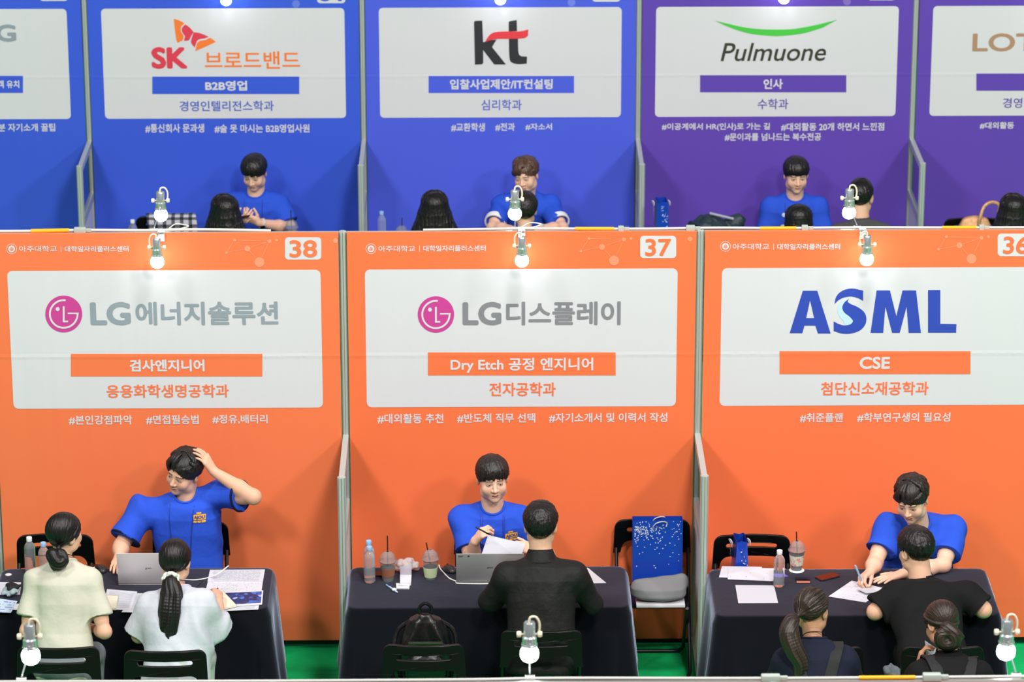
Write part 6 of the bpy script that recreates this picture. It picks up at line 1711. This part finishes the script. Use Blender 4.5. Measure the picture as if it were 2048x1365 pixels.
# booth 36 visitors
hd = at(1832, 1102, -1.22); n0 = nk(hd, -0.065, 0.160, 0.03)
p7 = person('person in a black tee seen from behind with both forearms on the table', 2, hp(n0, -1.62, n0[0] + 0.04), n0, hd, (24, -10, 0), hair=dict(style='bangs', dens=1.1), hcol='black', skin='m', shirt=TB, seed=25, amp=0.004, loose=0.010, trousers=(22, 22, 24), hh=0.0032,
    arms={'L': dict(S=at(1792, 1192, -1.32), E=at(1751, 1224, -1.36), W=at(1794, 1180, -1.08), hand=dict(d=(0.6, 0.8, 0), n=(0, 0, -1)), slen=0.86),
          'R': dict(S=at(1934, 1190, -1.32), E=at(1966, 1220, -1.36), W=at(1918, 1184, -1.08), hand=dict(d=(-0.7, 0.7, 0), n=(0, 0, -1)), slen=0.86)})
neck_cord(p7, (60, 70, 130))
hd = at(1624, 1222, -2.17); n0 = nk(hd, -0.06, 0.150, 0.012); tie = at(1589, 1238, -2.285)
p8 = person('person in a navy tee with black shoulder straps and a long low ponytail', -4, hp(n0, -2.46), n0, hd, (-24, -12, -4), 'f', 't', hair=dict(style='tied', tie=tie, tail=([tie, tie + (-0.02, -0.03, -0.01), at(1578, 1268, -2.35), at(1588, 1300, -2.385), at(1602, 1330, -2.40), at(1594, 1366, -2.40)], (0.014, 0.032, 0.046, 0.042, 0.034, 0.020), 150)), hcol='dark', shirt=TN, fore=0.06, seed=31, amp=0.004, loose=0.012, sw=0.155, trousers=(26, 26, 28), hh=0.0032, wide=1.06)
neck_cord(p8, (20, 20, 30))
MB().tube([tie + np.array((math.cos(a) * 0.016, -0.008, math.sin(a) * 0.016)) - p8['base'] for a in np.linspace(0, 6.28, 20)[:-1]], 0.0035, 6, closed=True).build('hair_tie', M_BLACK, p8['P'])
hd = at(1884, 1248, -2.18); n0 = nk(hd, -0.105, 0.135, 0.03); tie = at(1893, 1253, -2.295)
p9 = person('person in a black tee with black shoulder straps, head bowed, hair in a loose knot', 2, hp(n0, -2.52), n0, hd, (28, -30, 4), 'f', 't', hair=dict(style='tied', tie=tie, tail=([tie, tie + (0.0, -0.03, 0.0), tie + (0.035, -0.045, -0.03), tie + (0.03, -0.045, -0.07), tie + (-0.02, -0.045, -0.075), tie + (-0.03, -0.04, -0.03), tie + (0.03, -0.04, -0.02), tie + (0.09, -0.03, -0.055)], (0.012, 0.024, 0.028, 0.028, 0.026, 0.024, 0.020, 0.012), 90)), hcol='dark', shirt=TB, seed=35, amp=0.0035, loose=0.010, sw=0.150, trousers=(26, 26, 28), hh=0.0032, wide=1.04,
    arms={'L': dict(E=at(1815, 1400, -2.35), W=at(1838, 1334, -2.16), hand=dict(d=(0.15, 0.2, 1), n=(0.9, -0.1, 0), curl=(0.5, 0.9, 0.5)))})
neck_cord(p9, (20, 20, 30))
def strap(p, u0, v0, u1, v1, wd, name='shoulder_strap', over=True):
    """flat band over the shoulder and down the back"""
    pts = []
    for t in np.linspace(0, 1, 22):
        uu = u0 + (u1 - u0) * t; vv = v0 + (v1 - v0) * t
        o = p['hip'] + p['r'] * uu + p['up'] * vv - p['f'] * 0.4
        hit = p['bvh'].ray_cast(Vector(o), Vector(p['f']), 0.6)
        if hit[0] is not None: pts.append(np.array(hit[0]) - p['f'] * 0.004)
    top = []
    for t in np.linspace(0.0, 0.09, 6):
        o = p['hip'] + p['r'] * u0 + p['f'] * (t - 0.035) + p['up'] * 0.9
        hit = p['bvh'].ray_cast(Vector(o), Vector(-p['up']), 0.7)
        if hit[0] is not None: top.append(np.array(hit[0]) + p['up'] * 0.004)
    pts = top[::-1] + pts
    sd = unit(p['r'] * (v1 - v0) - p['up'] * (u1 - u0))
    bm = MB(); prev = None
    for i, q in enumerate(pts):
        tg = unit(pts[min(i + 1, len(pts) - 1)] - pts[max(i - 1, 0)]); s_ = unit(p['r'] - tg * (p['r'] @ tg)); nn = unit(np.cross(tg, s_)); nn = nn if nn @ (-p['f'] + p['up']) > 0 else -nn
        a = [bm.bm.verts.new(Vector(q + s_ * wd * k * 0.5 + nn * z_ - p['base'])) for k, z_ in ((-1, -0.004), (-1, 0.004), (-0.8, 0.006), (0.8, 0.006), (1, 0.004), (1, -0.004))]
        if prev: 
            for k in range(6): bm.bm.faces.new((prev[k], prev[(k + 1) % 6], a[(k + 1) % 6], a[k]))
        prev = a
    bm.build(name, mat('black webbing', (34, 34, 36), 0.8, bump=((600, 600, 600), 0.2, 0.001, 1)), p['P'])
for p_ in (p8, p9):
    strap(p_, -0.118, 0.475, -0.012, 0.10, 0.058); strap(p_, 0.118, 0.475, 0.012, 0.10, 0.058)

# ---- back row
lo = dict(h=0.006, hh=0.0034, hairh=0.0042)
hd = at(509, 345, 5.80); n0 = nk(hd, 0.06, 0.165)
q1 = person('person in a blue tee looking down at a phone, back row', 176, hp(n0, 5.93), n0, hd, (166, -22, 0), hair=dict(style='bangs'), hcol='black', skin='p', shirt=BLUE_T, reach=0.34, seed=41, loose=0.012, eye=0.001, **lo,
    arms={'R': dict(E=at(446, 452, 5.76), W=at(478, 444, 5.58), hand=dict(d=(0.5, -0.6, 0.4), n=(0.4, 0.6, 0.5), curl=(0.5, 0.7, 0.4))),
          'L': dict(E=at(580, 456, 5.76), W=at(518, 446, 5.56), hand=dict(d=(-0.8, -0.25, 0.45), n=(-0.3, 0.5, 0.6), curl=(0.5, 0.7, 0.4)), slen=0.78)})
watch(q1, 'L', (0, 0, 0), (210, 206, 200), t=0.92)
shirt_print(q1, -0.07, 0.30, 1.15)
lanyard(q1, (0.07, -0.06), q1['L'] - 0.02, 0.2, (36, 62, 160), 0.003)
hd = at(1052, 350, 5.72); n0 = nk(hd, 0.075, 0.165)
q2 = person('person with brown hair in a blue tee with white cuffs, arms crossed on the table', 178, hp(n0, 5.98), n0, hd, (160, -10, 6), hair=dict(style='sweep', part=-10), hcol='brown', skin='p', shirt=BLUE_T, reach=0.34, seed=43, loose=0.002, eye=0.0012, brow=(70, 48, 40), cuff=(0.045, WC), **lo,
    arms={'R': dict(E=at(986, 456, 5.58), W=at(1036, 462, 5.40), hand=dict(d=(0.9, -0.2, 0), n=(0, 0, -1)), slen=0.80),
          'L': dict(E=at(1124, 456, 5.58), W=at(1074, 459, 5.42), hand=dict(d=(-0.9, -0.2, 0), n=(0, 0, -1)), slen=0.80)})
watch(q2, 'L', (0, 0, 0), (190, 186, 176), face=(220, 220, 214), t=0.85)
shirt_print(q2, -0.05, 0.26, 1.0)
hd = at(1592, 350, 5.80); n0 = nk(hd, 0.055, 0.172)
q3 = person('person in a blue tee with badges on the chest facing forward, back row', 180, hp(n0, 5.93), n0, hd, (185, -8, 0), hair=dict(style='bangs'), hcol='black', skin='p', shirt=BLUE_T, reach=0.34, seed=45, loose=0.012, eye=0.0034, **lo)
for (u_, v_, r1, c1) in ((0.085, 0.345, 0.014, (214, 222, 240)), (0.062, 0.315, 0.010, (176, 70, 130)), (0.085, 0.245, 0.022, (232, 220, 190)), (-0.10, 0.315, 0.018, (226, 226, 232))):
    chest_text(q3, '', u_, v_, r1 * 2, r1 * 2.2, c1, polys=[circle(0, 0, 10, 20)], name='badge', lift=0.003)
lanyard(q3, (0.075, -0.07), q3['L'] - 0.02, 0.2, (36, 62, 160), 0.003)
def back_visitor(label, px, py, y, yaw, hair, hcol, shirt, sex, seed, pitch=0.0, skin='f', sleeve='short', **kw):
    hd = at(px, py, y); n0 = nk(hd, -0.05, 0.160 if sex == 'm' else 0.150)
    if 'zl' in kw: hair = dict(hair, zlen=hd[2] - kw.pop('zl'), back=0.05, flare=kw.pop('flare', 0.05))
    return person(label, kw.pop('face', 0), hp(n0, y - 0.27), n0, hd, (yaw, pitch, kw.pop('roll', 0)), sex, skin, hair=hair, hcol=hcol, shirt=shirt, seed=seed, sleeve=sleeve, **lo, **kw)
v1 = back_visitor('person with long black hair seen from behind, beside the man with the phone', 449, 425, 4.72, 22, dict(style='long'), 'black', cloth_mat('rust top', (150, 84, 56)), 'f', 51, zl=0.36, flare=0.12)
v2 = back_visitor('person with long black hair in a dark top, right of the blue capped bottle', 869, 418, 4.60, 4, dict(style='long'), 'black', SD, 'f', 53, zl=0.42, flare=0.17)
v3 = back_visitor('person with short black hair seen from behind, before the man with white cuffs', 1049, 420, 4.62, 6, dict(style='bangs', dens=1.2), 'soft', TB, 'f', 55)
v4 = back_visitor('person with straight black hair seen from behind, before the man with badges', 1597, 446, 4.60, 0, dict(style='long', part=0), 'black', TB, 'f', 57, splay=0.0, sw=0.12, zl=0.34, flare=0.02, pitch=-10)
v5 = back_visitor('person in a grey jacket with cropped black hair seen from behind, back row', 1721, 394, 4.62, -12, dict(style='crop', dens=1.2), 'black', JG, 'm', 59, splay=0.0, sleeve='long', skin='m', face=-10)
v6 = back_visitor('person with long black hair cut off at the right edge, back row', 2026, 424, 4.60, 6, dict(style='long'), 'black', SD, 'f', 61, zl=0.40, flare=0.14)
# ------------------------------------------------------------------ things held in hands
def held_sheet(label, corners, m):
    P = [np.array(c) for c in corners]; c = sum(P) / 4; n = unit(np.cross(P[1] - P[0], P[3] - P[0])) * 0.0005
    bm = MB(); a = [bm.bm.verts.new(Vector(p - c + n)) for p in P]; b_ = [bm.bm.verts.new(Vector(p - c - n)) for p in P]
    bm.bm.faces.new(a); bm.bm.faces.new(b_[::-1])
    for k in range(4): bm.bm.faces.new((a[k], a[(k + 1) % 4], b_[(k + 1) % 4], b_[k]))
    return tag(bm.build('paper', m, None, c, smooth=False), label, 'paper')
held_sheet('blank white sheet held up by the man with the pen', [at(976, 1071, -0.690), at(1050, 1088, -0.690), at(1041, 1120, -0.755), at(961, 1116, -0.755)], M_PAPER)
pen('black pen held between the fingers of the man with the sheet', at(951.5, 1055, -0.745), at(981, 1071, -0.735), (26, 24, 24), 0.0046)
pen('pale blue pen in the writing hand of the leaning man', at(1710.5, 1131.5, -0.92), atz(1727, 1172, TOP + 0.006), (170, 206, 238), 0.0058, (40, 80, 190))
pen('dark pen in the hand of the white tee woman', at(436, 1177, -1.0), atz(426, 1192, TOP + 0.022), (70, 74, 84), 0.0044)
held_sheet('folded pale sheet held by the woman with her head bowed', [at(1850, 1282, -2.05), at(1872, 1297, -2.04), at(1869, 1318, -2.10), at(1852, 1312, -2.12)], mat('pale blue paper', (206, 212, 226), 0.7))
o = MB().box((-0.034, -0.004, -0.070), (0.034, 0.004, 0.070), 0.004).build('smartphone', mat('phone black', (20, 20, 24), 0.3), None, at(487, 436, 5.50)); o.rotation_euler = (R(62), 0, 0.35); tag(o, 'dark smartphone held up by the back row man looking down', 'phone')
# clear plastic bag hanging at a chair
p = at(1782, 1322, -1.86)
o = soft('plastic_bag', 'translucent grey plastic bag beside the bowed woman, at chair height', 'bag', (p[0], p[1], 0.457), (0.055, 0.05, 0.13), mat('grey film', (150, 160, 166), 0.2, trans=0.55, ior=1.1, bump=((60, 60, 20), 0.8, 0.01, 2)), 17, 30, 0.005, (0.025, 0.05), k=0.015, ridge=0.006)
